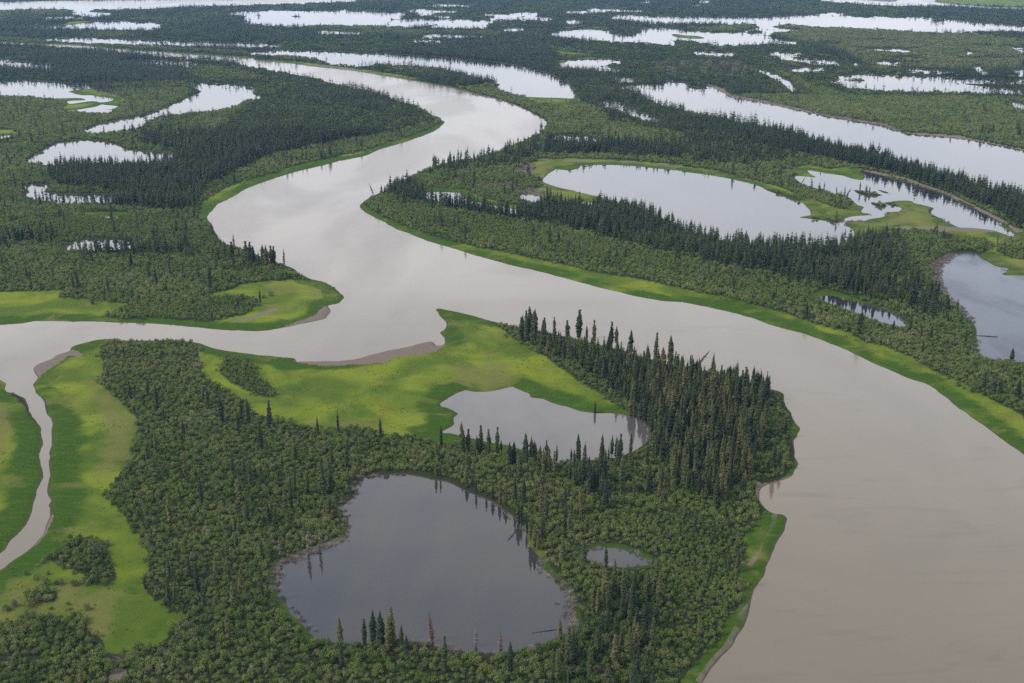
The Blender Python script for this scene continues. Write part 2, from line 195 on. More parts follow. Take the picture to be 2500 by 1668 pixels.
MUD = [P(s) for s in ('C2 0 655 150 632 330 580 560 530 620 515 700 555 640 600 500 620 380 635 300 672 150 680 0 685 C1 2350 690 2200 680 2040 655 2050 640',
 'C1 2290 262 2220 290 2180 330 2080 380 1930 428 2250 380 2310 300', 'C1 225 705 300 640 480 580 570 600 600 640 500 618 420 680 330 730 262 772', 'D1 385 420 345 500 275 600 230 625 340 430',
 'D1 690 1370 830 1375 920 1410 850 1460 760 1455 700 1410', 'D1 760 1500 870 1510 840 1600 750 1600', 'D3 1640 425 1690 410 1645 520 1570 640 1500 780 1440 770 1510 690 1605 560',
 'D3 1540 920 1480 1010 1370 1130 1360 1220 1250 1400 1120 1567 1250 1567 1450 1250 1560 950', 'C1 1620 375 1750 350 1900 288 1920 310 1760 368 1650 388', 'A2 400 590 800 622 1200 692 1700 782 B2 500 45 1000 152 1120 185 1000 165 500 60 A2 1200 710 800 640',
 'B3 1400 885 1600 890 1720 925 1690 965 1850 1045 1900 1062 1500 1062 1250 1040 1300 995 1400 965', 'B3 1500 1060 2000 1060 2220 1075 2230 1100 2000 1085 1500 1075', 'A4 850 -8 1200 -8 1170 14 1000 8', 'B2 1350 590 1900 598 2350 632 B3 0 640 400 715 600 770 580 775 300 700 0 655 B2 1900 612 1400 610',
 'B3 150 70 300 105 330 150 600 195 1000 290 1400 350 1500 400 1900 430 2350 520 2350 530 1900 450 1480 410 1300 350 900 285 300 165 200 90', 'B3 2200 1020 2250 1050 2310 1100 2350 1090 2250 1040',
 'B3 1240 680 1450 715 1660 775 1850 845 2050 945 2200 1025 2240 1020 2050 925 1850 825 1650 755 1450 700 1200 655', 'D3 1545 180 1590 205 1700 175 1780 140 1800 140 1700 200 1600 230 1570 300 1545 260')]
BRUSH = [P(s) for s in ('B3 1700 1330 1850 1230 1900 1240 1780 1420 1800 1567 1740 1567', 'C3 1740 0 1760 150 1900 300 2010 420 2000 300 1850 200 1800 100 1790 0', 'B2 870 735 1000 745 1250 775 1420 820 1350 850 1100 805 950 790',
 'B2 1150 660 1330 620 1330 700 1300 710 1200 700', 'B2 2250 160 2350 170 B3 250 85 320 140 600 190 1000 285 1400 345 1500 395 1450 400 900 300 300 175 0 60', 'D2 190 760 260 720 440 640 700 560 700 600 450 700 240 770 220 960 500 1190 470 1230 300 1080 180 930',
 'A3 1300 560 2100 560 2300 650 1500 720 1300 640', 'D2 2130 900 2240 1000 2290 1180 2210 1180 2180 1000', 'B1 480 90 700 85 850 130 830 160 700 130')]
PALE = [P(s) for s in ('B2 200 870 600 930 900 990 1300 1050 1800 1170 2350 1300 C3 0 30 400 80 900 180 900 300 500 200 0 60 B2 2350 1370 1500 1220 900 1120 400 980', 'B1 200 1000 700 1000 1300 1010 1450 1080 1300 1140 700 1130 300 1100',
 'C1 760 320 900 240 1300 280 1790 240 1700 340 1400 390 1100 365', 'C1 1525 700 1640 635 1770 700 1900 880 1750 880 1600 800', 'D3 500 420 1000 400 1400 500 1400 900 1300 1300 1000 1300 850 900 700 600', 'B2 0 450 400 410 650 340 640 370 400 450 0 520', 'A4 100 240 1900 300 2350 400 2350 640 1300 620 300 380',
 'B3 700 20 1100 180 1900 330 2000 380 1400 270 900 130')]
# density of spruces, later areas overrule earlier ones
FOREST = [(v, P(s)) for v, s in (
 (.9, 'S -600 -140 3100 -140 3100 250 1900 250 1300 200 700 250 -600 250'),
 (.035, 'S -600 250 1500 230 3100 250 3100 600 -600 600'), (.03, 'S -600 560 3100 560 3100 1900 -600 1900'),
 (.03, 'A4 50 240 800 262 1400 305 1900 325 2350 380 2350 640 1900 660 1300 620 1000 650 850 560 600 480 700 400 300 390 0 330'),
 (.15, 'A1 -600 105 200 100 600 100 600 145 200 150 -600 160'), (.05, 'A1 700 305 1100 300 1350 335 900 345'), (0, 'A1 -600 335 0 350 900 410 2350 495 2350 520 1200 450 0 385 -600 370'), (0, 'A2 180 500 700 540 720 575 400 560 0 530 A1 2250 515 2250 500'),
 (.1, 'A2 420 240 1300 248 1500 290 2300 300 2200 340 1300 335 500 272'), (.1, 'A3 330 290 600 248 850 252 900 300 1150 330 700 262 500 275'), (.02, 'A3 1600 262 2280 230 2290 290 1700 290'), (.02, 'A3 350 440 760 490 750 535 500 550 380 500'),
 (.04, 'B1 -600 150 350 165 430 260 560 290 1000 290 560 385 700 440 400 465 200 610 -600 620'), (.12, 'B1 740 80 1300 60 1300 150 1050 270 850 290'), (.12, 'B1 1300 -60 1650 -30 1800 40 1450 60 1250 10'), (.35, 'B1 850 400 1100 300 1500 275 1800 170 1700 280 1500 420 1250 560 950 490'),
 (.06, 'B2 1130 110 1420 340 1500 420 1850 420 1950 380 1640 250 1640 180 1400 160'), (0, 'B3 620 -40 850 70 1200 170 1500 240 1900 330 1700 330 1300 250 950 150 700 60'), (.4, 'A2 950 590 1400 610 2000 690 2100 760 1500 700'),
 (1, 'A1 0 425 700 465 1250 520 1250 570 1100 585 600 570 150 520 0 500'), (1, 'A1 -400 600 500 605 1000 600 1500 680 1530 745 1300 735 800 695 -400 695'), (1, 'A1 1500 560 2350 610 2350 700 1900 600 1500 600'),
 (1, '''A2 0 640 300 690 600 740 780 790 B2 100 108 400 200 560 262 645 312 640 335 400 400 200 440 0 465 B1 2350 470 2000 540 1800 600 1600 700 1450 770 1400 850 1350 930 1200 960 900 930 500 910 290 900 280 868 500 895 800 885 900 830 700 800 400 780 330 700 380 640 700 640 1100 625 1300 560 1500 400 1600 300 1750 200 1850 100 1900 -20 A1 2350 640'''),
 (.12, 'B1 0 1100 300 1050 900 1100 1300 1150 1600 1180 1900 1290 1400 1300 900 1300 300 1350 0 1250'), (.55, 'B1 450 1215 900 1205 1300 1200 1350 1290 1000 1260 600 1270'),
 (.8, 'B2 1600 50 1700 100 2000 130 2350 250 2350 420 2100 380 1850 340 1800 250 1650 200'),
 (.7, 'B2 1400 470 1750 490 2350 500 2350 600 1800 560 1400 560'), (.3, 'B2 600 640 1000 570 1350 460 1400 560 1200 640 700 690'),
 (.45, 'B3 0 400 350 380 700 420 900 560 700 600 400 640 0 600'), (1, 'B3 0 300 360 330 600 395 900 485 1200 555 1500 635 1700 695 2000 790 2350 870 S 2700 560 2700 620 B3 2350 1090 2200 980 2000 880 1700 770 1400 680 1100 620 800 560 500 500 300 400 0 400'),
 (1, '''B2 190 815 330 770 500 765 580 840 700 880 900 905 1100 935 1300 940 1500 925 1800 905 1900 930 2100 960 2350 1060 B3 200 1120 500 1185 900 1215 1100 1195 1200 1150 1350 1130 1500 1150 1520 1300 1400 1400 1300 1567 C3 1000 150 800 120 600 60 400 0 B3 700 1400 300 1330 0 1270 B2 2100 1210 1800 1140 1500 1060 1200 1010 900 960 600 900 300 840 200 835'''),
 (.45, 'B3 1500 1150 1560 1300 1650 1400 1730 1567 C3 1700 120 1850 300 1750 380 1550 300 1300 245 1150 205 1000 150 B3 1300 1567 1400 1400'),
 (1.0, '''C2 1300 560 1500 580 1750 620 2000 665 2350 725 C3 300 790 540 865 600 890 590 1000 560 1150 520 1300 470 1400 430 1567 D3 1400 220 1330 360 1180 340 1000 260 900 160 800 60 C2 2150 1400 2080 1200 2000 1000 1850 860 1650 720 1500 640'''),
 (.35, 'C2 1150 470 1300 500 1500 540 1500 640 1350 600 1200 530'),
 (.3, 'D3 0 0 850 60 1000 280 800 350 400 330 200 550 60 560 0 400'), (.25, 'D2 1700 100 2000 60 2350 120 2350 650 2100 650 1900 450 1750 300'), (.3, 'D2 280 250 640 150 660 300 690 500 600 540 450 500 350 560 250 450'),
 (.6, 'D3 350 1150 450 1000 620 850 760 850 850 1000 860 1200 800 1500 760 1900 100 1900 150 1400 250 1250'), (.2, 'D3 320 700 560 760 850 800 700 860 450 900 330 850'))]

# single spruces seen standing clear: view, base x, base y, top y, kind
HERO = {
 'on the far right shore of the big dark lake': ('D2', '1310 150 45 1340 160 95 1520 228 150 1585 258 150 1655 285 195 1700 312 200 1745 338 220 1790 345 215 1875 465 300 1895 478 350 1935 540 430 1960 590 380 1985 635 470 2010 655 560'),
 'at the reflecting end of the pale lake': ('C2', '1745 1012 962 1985 1032 880 2015 1045 860 2055 1055 910 2085 1075 860 2118 1105 920 2135 1150 990'),
 'standing on the near shore of the big dark lake': ('D2', '653 1300 1108 818 1310 1125 878 1320 1068 930 1340 1070 985 1355 1105 1015 1335 1045 1070 1355 1165 1108 1410 1240 660 1470 1300 2162 1275 1120'),
 'on the shore between the pale lake and the thicket': ('C2', '690 1275 1100 655 1335 1215 875 1312 1130 935 1290 1170 962 1295 1100 1015 1312 1130 1072 1295 1110 1100 1295 1205 1158 1395 1220 1190 1385 1210 1270 1345 1150 1308 1335 1175 1362 1435 1240 1395 1445 1260 1432 1445 1250 1483 1345 1230 1582 1345 1270 1632 1355 1155 1790 1355 1155 1803 1355 1230 1860 1305 1160 1893 1335 1175 1920 1335 1155 1990 1295 1150'),
 'at the river edge of the dense spruce point': ('C2', '1272 450 308 1332 470 295 1247 440 338 1400 490 355 1468 450 345 1632 500 290 1550 500 378 1690 510 400 1740 520 365 1855 575 380 1892 540 405 1990 610 435 2160 640 450 2265 660 472'),
 'in the thicket edge below the bright meadow': ('C1', '1435 965 845 1530 1105 900 1710 1095 915 1660 1065 920 1858 1120 935 2190 1200 1045 2037 1370 1230'),
 'alone in the rounded willow thicket left of the dark lake': ('D1', '1705 490 320 1855 490 340 1898 490 330 1585 900 745'),
 'on the wooded bank above the left river bend': ('B1', '1700 1310 1155 1727 1310 1160 1747 1300 1190 1808 1285 1175 1835 1330 1180 1870 1320 1185 1886 1320 1190 1600 1310 1160 1500 1300 1190 1468 1280 1170 905 1340 1235 185 1400 1315'),
 'in the loose row at the left edge above the meadow': ('B1', '70 1170 1080 108 1172 1050 133 1165 1065 162 1165 1065 208 1165 1022 230 1168 1080 283 1185 1055 355 1170 1070'),
}
DEAD = [('reddish-brown dead spruce standing against the near side of the dark lake', 'D2', 1285, 1280, 1060, 'rust'), ('thin pale grey dead spruce between the rusty and the bushy dead ones by the lake', 'D2', 1582, 1310, 1150, 'grey'),
 ('shaggy grey-brown dead spruce on the near lakeshore, rightmost of three dead', 'D2', 1755, 1375, 1190, 'rustgrey'), ('pale grey dead spruce over the left bay of the dark lake', 'D2', 430, 680, 485, 'grey'),
 ('bushy grey dead spruce leaning beside a paler one on the left lakeshore', 'D2', 512, 665, 490, 'grey'), ('brown dying spruce left of the two grey dead trees by the lake', 'D2', 240, 700, 555, 'rustgrey'),
 ('grey dead spruce among fallen logs on the right lakeshore', 'D2', 1772, 345, 255, 'grey'), ('small orange-brown spruce in the thicket left of the lake', 'D2', 545, 440, 330, 'rust'),
 ('bare leaning snag at the left end of the wooded point', 'B2', 222, 828, 745, 'dark'), ('ragged half-dead spruce standing alone at the river bend', 'B1', 1955, 1335, 1205, 'dark'),
 ('grey dead spruce in the bottom stand right of the dark lake', 'D3', 460, 1330, 1220, 'grey'), ('grey snag standing in the forest edge by the tiny clearing', 'D3', 868, 200, 90, 'grey'), ('tall pale snag at the edge of the near spruce forest', 'D3', 770, 160, 30, 'grey')]
BUSHES = ('D1', '190 835 34 260 865 52 335 835 36 320 905 74 390 905 46 425 905 50 510 912 62 560 895 46 515 830 36 440 795 50 485 795 24 612 905 54 662 905 60 722 905 62 100 1055 58 200 1062 70 50 1085 50 470 1045 34 358 1075 24 487 1080 26 597 1080 52 535 1120 40 595 1148 52 237 1140 72 290 1165 62 350 1168 72 185 1115 40 375 955 40 300 985 62 330 1020 60 270 1020 52 230 975 44 855 1370 34 943 1370 44 1180 1262 60 260 775 22 300 755 34')
BUSHES2 = ('C3', '1895 835 42 1935 852 28 1992 878 38 292 240 18 262 232 14 895 432 14 1192 520 18 1524 695 16')
BUSHES3 = ('C1', '1635 268 48 1860 212 48 1815 228 26 1918 895 22 635 272 50 1382 588 26 2238 130 16 1795 715 12')

FOREST.append((0, P('C1 690 470 1420 500 1420 800 1250 900 900 880 700 760')))
# thicket islands inside the meadows
SHRUB = [P(s) for s in ('C1 1560 650 1640 640 1740 675 1770 705 1800 775 1870 835 1900 885 1850 905 1750 885 1700 855 1600 805 1530 745 1525 700',
 'D1 350 690 420 650 520 600 600 580 680 610 720 670 770 730 790 830 785 900 700 912 590 912 575 860 520 840 470 780 420 790 350 760 290 750',
 'C1 735 345 790 315 890 285 900 235 1300 240 1450 222 1600 215 1610 235 1560 270 1640 250 1720 228 1790 240 1780 285 1700 335 1560 365 1420 390 1300 375 1150 360 850 362',
 'D1 170 1000 260 950 330 960 400 985 380 1040 250 1030', 'D1 0 1190 60 1160 180 1150 240 1190 400 1140 470 1130 580 1220 600 1290 700 1400 600 1460 640 1567 0 1567')]

# drier, olive and straw coloured ground inside the grass
DRY = [GRASS[k] for k in (14, 15, 16, 17, 18)] + [P(s) for s in (
 'C1 540 760 620 740 730 780 760 880 900 1010 960 1100 900 1280 800 1460 700 1500 640 1400 700 1250 740 1100 640 1000 580 880',
 'C1 1850 110 2150 90 2330 130 2400 200 2250 230 2050 190 1900 220 1780 190', 'C1 600 330 760 300 900 300 880 350 740 360', 'C2 -60 1060 300 1090 520 1170 700 1210 560 1240 0 1150',
 'C2 700 700 1000 640 1250 720 1240 800 1000 840 800 830', 'C2 0 640 300 600 380 640 250 720 0 720', 'D1 0 880 250 860 600 930 780 960 760 1250 640 1390 400 1120 0 1180', 'D1 620 560 760 580 860 700 800 700 700 620',
 'C1 -200 880 60 900 90 1150 0 1400 -200 1500', 'D3 1560 470 1660 430 1690 470 1620 640 1560 800 1480 900 1440 860 1500 640', 'D3 1420 960 1500 930 1500 1010 1400 1150 1330 1240 1200 1420 1130 1567 1060 1567 1280 1290')]
HAZE = 0.000031

SC.cycles.adaptive_threshold = 0.004
# ------------------------------------------------------------------ smooth noise for numpy
def lattice(seed, n=256):
    return np.random.RandomState(seed).rand(n, n)
def vnoise(X, Y, wl, seed):
    g = lattice(seed); n = g.shape[0]
    x = np.asarray(X) / wl + 1000.3; y = np.asarray(Y) / wl + 1000.7
    xi = np.floor(x).astype(np.int64); yi = np.floor(y).astype(np.int64)
    fx = x - xi; fy = y - yi
    fx = fx * fx * (3 - 2 * fx); fy = fy * fy * (3 - 2 * fy)
    a = g[xi % n, yi % n]; b = g[(xi + 1) % n, yi % n]; c = g[xi % n, (yi + 1) % n]; d = g[(xi + 1) % n, (yi + 1) % n]
    return (a * (1 - fx) + b * fx) * (1 - fy) + (c * (1 - fx) + d * fx) * fy
def fbm(X, Y, wl, seed, octs=3):
    s = 0; w = 0
    for k in range(octs):
        s = s + vnoise(X, Y, wl / 2 ** k, seed + k) * 0.55 ** k; w += 0.55 ** k
    return s / w

def catmull(p, k=4):
    n = len(p); out = []
    a = np.roll(p, 1, 0); b = p; c = np.roll(p, -1, 0); d = np.roll(p, -2, 0)
    for t in np.arange(k) / k:
        q = 0.5 * ((2 * b) + (-a + c) * t + (2 * a - 5 * b + 4 * c - d) * t * t + (-a + 3 * b - 3 * c + d) * t ** 3)
        lin = b + (c - b) * t
        out.append(0.65 * q + 0.35 * lin)
    return np.stack(out, 1).reshape(-1, 2)
def outward(p):
    t = np.roll(p, -1, 0) - np.roll(p, 1, 0)
    area = 0.5 * np.sum(p[:, 0] * np.roll(p[:, 1], -1) - np.roll(p[:, 0], -1) * p[:, 1])
    nn = np.stack([t[:, 1], -t[:, 0]], 1) * (1 if area > 0 else -1)
    return nn / (np.linalg.norm(nn, axis=1, keepdims=True) + 1e-9)

RX0, RX1, RY0, RY1 = -640, 3140, -140, 1900
RW, RH = RX1 - RX0, RY1 - RY0
def fill(arr, poly, val):
    x0, y0 = poly[:, 0] - RX0, poly[:, 1] - RY0
    x1, y1 = np.roll(x0, -1), np.roll(y0, -1)
    lo, hi = int(max(0, math.floor(y0.min()))), int(min(RH - 1, math.ceil(y0.max())))
    for r in range(lo, hi + 1):
        yy = r + 0.5
        m = ((y0 <= yy) & (y1 > yy)) | ((y1 <= yy) & (y0 > yy))
        if not m.any(): continue
        xs = np.sort(x0[m] + (yy - y0[m]) / (y1[m] - y0[m]) * (x1[m] - x0[m]))
        for a, b in zip(xs[0::2], xs[1::2]):
            i, j = max(0, int(math.ceil(a - 0.5))), min(RW, int(math.ceil(b - 0.5)))
            if j > i: arr[r, i:j] = val
forest = np.zeros((RH, RW), np.float32)
for v, p in FOREST: fill(forest, p, v)

def pick(arr, x, y):
    i = np.clip((y - RY0).astype(np.int64), 0, RH - 1); j = np.clip((x - RX0).astype(np.int64), 0, RW - 1)
    return arr[i, j]
bodies = [catmull(RIVER, 3)]
for nm, s, txt in LAKES:
    p = catmull(P(txt), 4); o = outward(p); p = p.copy()
    fo = (pick(forest, p[:, 0], np.clip(p[:, 1] + 5, -130, 1800)) > .5) * np.clip((270 - p[:, 1]) / 120, 0, 1)
    p[:, 1] += (s * 0.0125 + .022 * fo) * (p[:, 1] + 150) * np.clip(o[:, 1] * 1.3, 0, 1)
    bodies.append(p)
islets = [catmull(p, 4) for p in ISLETS]
wid = np.zeros((RH, RW), np.int16)
for k, p in enumerate(bodies): fill(wid, p, k + 1)
for p in islets: fill(wid, p, 0)
m_grass = np.zeros((RH, RW), np.uint8); m_mud = m_grass.copy(); m_brush = m_grass.copy(); m_pale = m_grass.copy(); m_dry = m_grass.copy()
for p in GRASS: fill(m_grass, catmull(p, 3), 1)
m_mud = m_mud.astype(np.float32)
for k_, p in enumerate(MUD): fill(m_mud, catmull(p, 3), .3 if k_ == 10 else .4 if k_ in (4, 5) else .5 if k_ in (6, 7, 13) else (.7 if k_ in (8, 9, 14, 16) else 1))
for p in SHRUB: fill(m_grass, catmull(p, 3), 0); fill(forest, p, 0)
for p in DRY: fill(m_dry, catmull(p, 3), 1)
for p in BRUSH: fill(m_brush, p, 1)
for p in PALE: fill(m_pale, p, 1)
def warp(X, Y):
    D = np.clip(Y / 1500.0, 0.25, 2.5)
    dx = 1.1 * (vnoise(X, Y, 6, 11) - .5) + 2.6 * (vnoise(X, Y, 21, 12) - .5) + 7 * D * (vnoise(X, Y, 80, 13) - .5)
    dy = 1.1 * (vnoise(X, Y, 6, 21) - .5) + 2.6 * (vnoise(X, Y, 21, 22) - .5) + 7 * D * (vnoise(X, Y, 80, 23) - .5)
    return X + dx, Y + dy

# shoreline samples for distances
pts, own = [], []
for k, p in enumerate(bodies + islets):
    q = np.roll(p, -1, 0); seg = q - p
    ln = np.maximum(np.abs(seg[:, 0]), 2.0 * np.abs(seg[:, 1])); cnt = np.maximum(1, (ln / 1.5).astype(int))
    for a, s_, c_ in zip(p, seg, cnt):
        t = (np.arange(c_) / c_)[:, None]; pts.append(a + s_ * t); own += [k if k < len(bodies) else -1] * c_
pts = np.concatenate(pts); own = np.array(own)
gx, gy = ground(pts[:, 0], np.maximum(pts[:, 1], -140))
kd = kdtree.KDTree(len(gx))
for i, (a, b) in enumerate(zip(gx.tolist(), gy.tolist())): kd.insert((a, b, 0.0), i)
kd.balance()

# ------------------------------------------------------------------ the terrain grid
cols = np.arange(-620, 3121, 3.0)
rows = np.concatenate([np.arange(-138, 0, 4.0), np.arange(0, 300, 2.0), np.arange(300, 1891, 3.0)])
NC, NR = len(cols), len(rows)
GX, GY = np.meshgrid(cols, rows)
WX, WY = ground(GX, GY)
wx, wy = warp(WX, WY)
ix, iy = image(wx, wy)
W = pick(wid, ix, iy)
SDIST = np.empty(NR * NC); NEAR = np.empty(NR * NC, np.int32)
find = kd.find
for i, (a, b) in enumerate(zip(wx.ravel().tolist(), wy.ravel().tolist())):
    r = find((a, b, 0.0)); SDIST[i] = r[2]; NEAR[i] = r[1]
SDIST = SDIST.reshape(NR, NC); NEAR = own[NEAR].reshape(NR, NC)
SDIST = np.where(W > 0, -SDIST, SDIST)
dep = np.abs(np.gradient(WY, axis=0))
scale = np.maximum(1.0, dep / 3.0)
GRS = pick(m_grass, ix, iy).astype(float); MD = pick(m_mud, ix, iy).astype(float)
BR = pick(m_brush, ix, iy).astype(float); DR = pick(m_dry, ix, iy).astype(float)
GRS = np.maximum(GRS, .75 * ((SDIST < 2.6) & (NEAR > 0) & (vnoise(WX, WY, 45, 66) > .5)))
low = np.where(NEAR == 0, 0.22, 0.30)
Z = np.clip(SDIST * low / scale, -1.3, 0.55)
far_in = np.clip((SDIST - 3) / 25.0, 0, 1)
Z = Z + far_in * (0.9 * fbm(WX, WY, 60, 5) + 0.25 * fbm(WX, WY, 9, 8)) * np.where(GRS > 0, 0.5, 1.0)

def grid_mesh(name, sel, Zv, mat):
    """faces of the selected cells of the grid"""
    idx = np.arange(NR * NC).reshape(NR, NC)
    a = idx[:-1, :-1][sel]; b = idx[:-1, 1:][sel]; c = idx[1:, 1:][sel]; d = idx[1:, :-1][sel]
    q = np.stack([d, c, b, a], 1).ravel()
    used, inv = np.unique(q, return_inverse=True)
    me = bpy.data.meshes.new(name)
    co = np.stack([WX.ravel()[used], WY.ravel()[used], Zv.ravel()[used] if Zv is not None else np.zeros(len(used))], 1)
    me.vertices.add(len(used)); me.vertices.foreach_set('co', co.ravel())
    nf = len(q) // 4
    me.loops.add(nf * 4); me.loops.foreach_set('vertex_index', inv.astype(np.int32))
    me.polygons.add(nf); me.polygons.foreach_set('loop_start', np.arange(0, nf * 4, 4, dtype=np.int32))
    me.polygons.foreach_set('use_smooth', np.ones(nf, bool))
    me.update(calc_edges=True); me.materials.append(mat)
    o = bpy.data.objects.new(name, me); COL.objects.link(o)
    return o, used

# ------------------------------------------------------------------ materials
def mat_new(name):
    m = bpy.data.materials.new(name); m.use_nodes = True; t = m.node_tree; t.nodes.clear()
    return m, t
def ramp(t, els):
    r = N(t, 'ShaderNodeValToRGB'); e = r.color_ramp.elements
    while len(e) < len(els): e.new(0.5)
    for k, (p, c) in enumerate(els): e[k].position = p; e[k].color = (*c, 1)
    return r
def mixc(t, fac, a, b, mode='MIX'):
    n = N(t, 'ShaderNodeMix', data_type='RGBA', blend_type=mode, clamp_factor=True)
    for sock, v in ((0, fac), (6, a), (7, b)):
        if hasattr(v, 'is_linked') or isinstance(v, bpy.types.NodeSocket): t.links.new(v, n.inputs[sock])
        elif isinstance(v, tuple): n.inputs[sock].default_value = (*v, 1)
        else: n.inputs[sock].default_value = v
    return n.outputs[2]
def mathn(t, op, a, b=0.0, clamp=False):
    n = N(t, 'ShaderNodeMath', operation=op, use_clamp=clamp)
    for k, v in enumerate((a, b)):
        if isinstance(v, bpy.types.NodeSocket): t.links.new(v, n.inputs[k])
        else: n.inputs[k].default_value = v
    return n.outputs[0]
def noise(t, scale, detail=3, rough=.55, vec=None, out='Fac', dist=0.0):
    n = N(t, 'ShaderNodeTexNoise', inp={'Scale': scale, 'Detail': detail, 'Roughness': rough, 'Distortion': dist})
    if vec is not None: t.links.new(vec, n.inputs['Vector'])
    return n.outputs[out]
def sstep(t, v, a, b):
    n = N(t, 'ShaderNodeMapRange', interpolation_type='SMOOTHSTEP', inp={'From Min': a, 'From Max': b}); t.links.new(v, n.inputs[0]); return n.outputs[0]
def attr(t, name, typ='GEOMETRY', out='Fac'):
    return N(t, 'ShaderNodeAttribute', attribute_name=name, attribute_type=typ).outputs[out]

def ground_material():
    m, t = mat_new('delta_ground'); l = t.links
    pos = N(t, 'ShaderNodeNewGeometry').outputs['Position']
    grass, mud, brush, shore = attr(t, 'grass'), attr(t, 'mud'), attr(t, 'brush'), attr(t, 'shore')
    nbig = noise(t, .012, 3, .5, pos, dist=.6); nmid = noise(t, .06, 4, .6, pos, dist=.4); nsm = noise(t, .9, 4, .65, pos); nfine = noise(t, 3.5, 2, .6, pos)
    # meadow: deep green sedge by the water, yellow green higher up, straw and brown patches
    deep = mixc(t, nsm, (.014, .035, .002), (.026, .054, .003))
    lime = mixc(t, sstep(t, noise(t, .028, 4, .55, pos, dist=.8), .38, .64), (.034, .062, .004), (.104, .132, .009))
    lime = mixc(t, mathn(t, 'MULTIPLY', nsm, .5), lime, (.072, .088, .014))
    straw = mixc(t, nsm, (.080, .084, .020), (.115, .102, .032))
    sel = mathn(t, 'ADD', sstep(t, shore, .24, .66), mathn(t, 'MULTIPLY', mathn(t, 'SUBTRACT', nmid, .5), 2.2))
    sel = mathn(t, 'ADD', sel, mathn(t, 'MULTIPLY', mathn(t, 'SUBTRACT', nbig, .52), 3.2))
    g = mixc(t, sstep(t, sel, .02, .85), deep, lime)
    g = mixc(t, mathn(t, 'MULTIPLY', sstep(t, noise(t, .035, 5, .62, pos, dist=1.2), .56, .70), .55), g, straw)
    g = mixc(t, mathn(t, 'MULTIPLY', sstep(t, nfine, .45, .75), .35), g, (.024, .044, .007))
    sm = N(t, 'ShaderNodeMapping', inp={'Rotation': (0, 0, .5), 'Scale': (.25, 1.4, 1)}); l.new(pos, sm.inputs[0])
    g = mixc(t, mathn(t, 'MULTIPLY', sstep(t, noise(t, .35, 5, .65, sm.outputs[0], dist=.5), .48, .72), .5), g, (.046, .070, .012))
    g = mixc(t, mathn(t, 'MULTIPLY', sstep(t, noise(t, .02, 5, .6, pos, dist=1.5), .60, .74), .5), g, (.082, .060, .020))
    g = mixc(t, mathn(t, 'MULTIPLY', sstep(t, noise(t, .016, 6, .7, pos, dist=.4), .58, .66), .6), g, (.022, .046, .007))
    dryf = mathn(t, 'MULTIPLY', sstep(t, mathn(t, 'ADD', attr(t, 'dry'), mathn(t, 'MULTIPLY', mathn(t, 'SUBTRACT', nmid, .5), 2.2)), .25, 1.15), .85)
    g = mixc(t, dryf, g, mixc(t, nsm, (.058, .066, .016), (.098, .092, .030)))
    floor = mixc(t, nsm, (.008, .012, .005), (.022, .025, .011))
    floor = mixc(t, sstep(t, nfine, .5, .7), floor, (.018, .026, .008))
    c = mixc(t, grass, floor, g)
    c = mixc(t, mathn(t, 'MULTIPLY', brush, .8), c, mixc(t, nsm, (.045, .038, .030), (.09, .075, .063)))
    silt = mixc(t, nsm, (.070, .056, .045), (.115, .095, .080))
    md = sstep(t, mathn(t, 'ADD', mud, mathn(t, 'MULTIPLY', mathn(t, 'SUBTRACT', nmid, .5), .9)), .35, .62)
    c = mixc(t, md, c, silt)
    # thin wet edge of silt right at the waterline
    z = N(t, 'ShaderNodeSeparateXYZ'); l.new(pos, z.inputs[0])
    edge = sstep(t, mathn(t, 'ADD', z.outputs[2], mathn(t, 'MULTIPLY', mathn(t, 'SUBTRACT', nmid, .5), .5)), .22, .05)
    c = mixc(t, mathn(t, 'MULTIPLY', edge, .75), c, (.040, .034, .024))
    bs = N(t, 'ShaderNodeBsdfPrincipled', inp={'Roughness': .95, 'Specular IOR Level': .04})
    l.new(c, bs.inputs['Base Color'])
    bp = N(t, 'ShaderNodeBump', inp={'Strength': .9, 'Distance': .5})
    l.new(mathn(t, 'ADD', noise(t, 1.6, 5, .7, pos), mathn(t, 'MULTIPLY', nmid, 1.2)), bp.inputs['Height']); l.new(bp.outputs[0], bs.inputs['Normal'])
    o = N(t, 'ShaderNodeOutputMaterial'); l.new(bs.outputs[0], o.inputs[0])
    return m

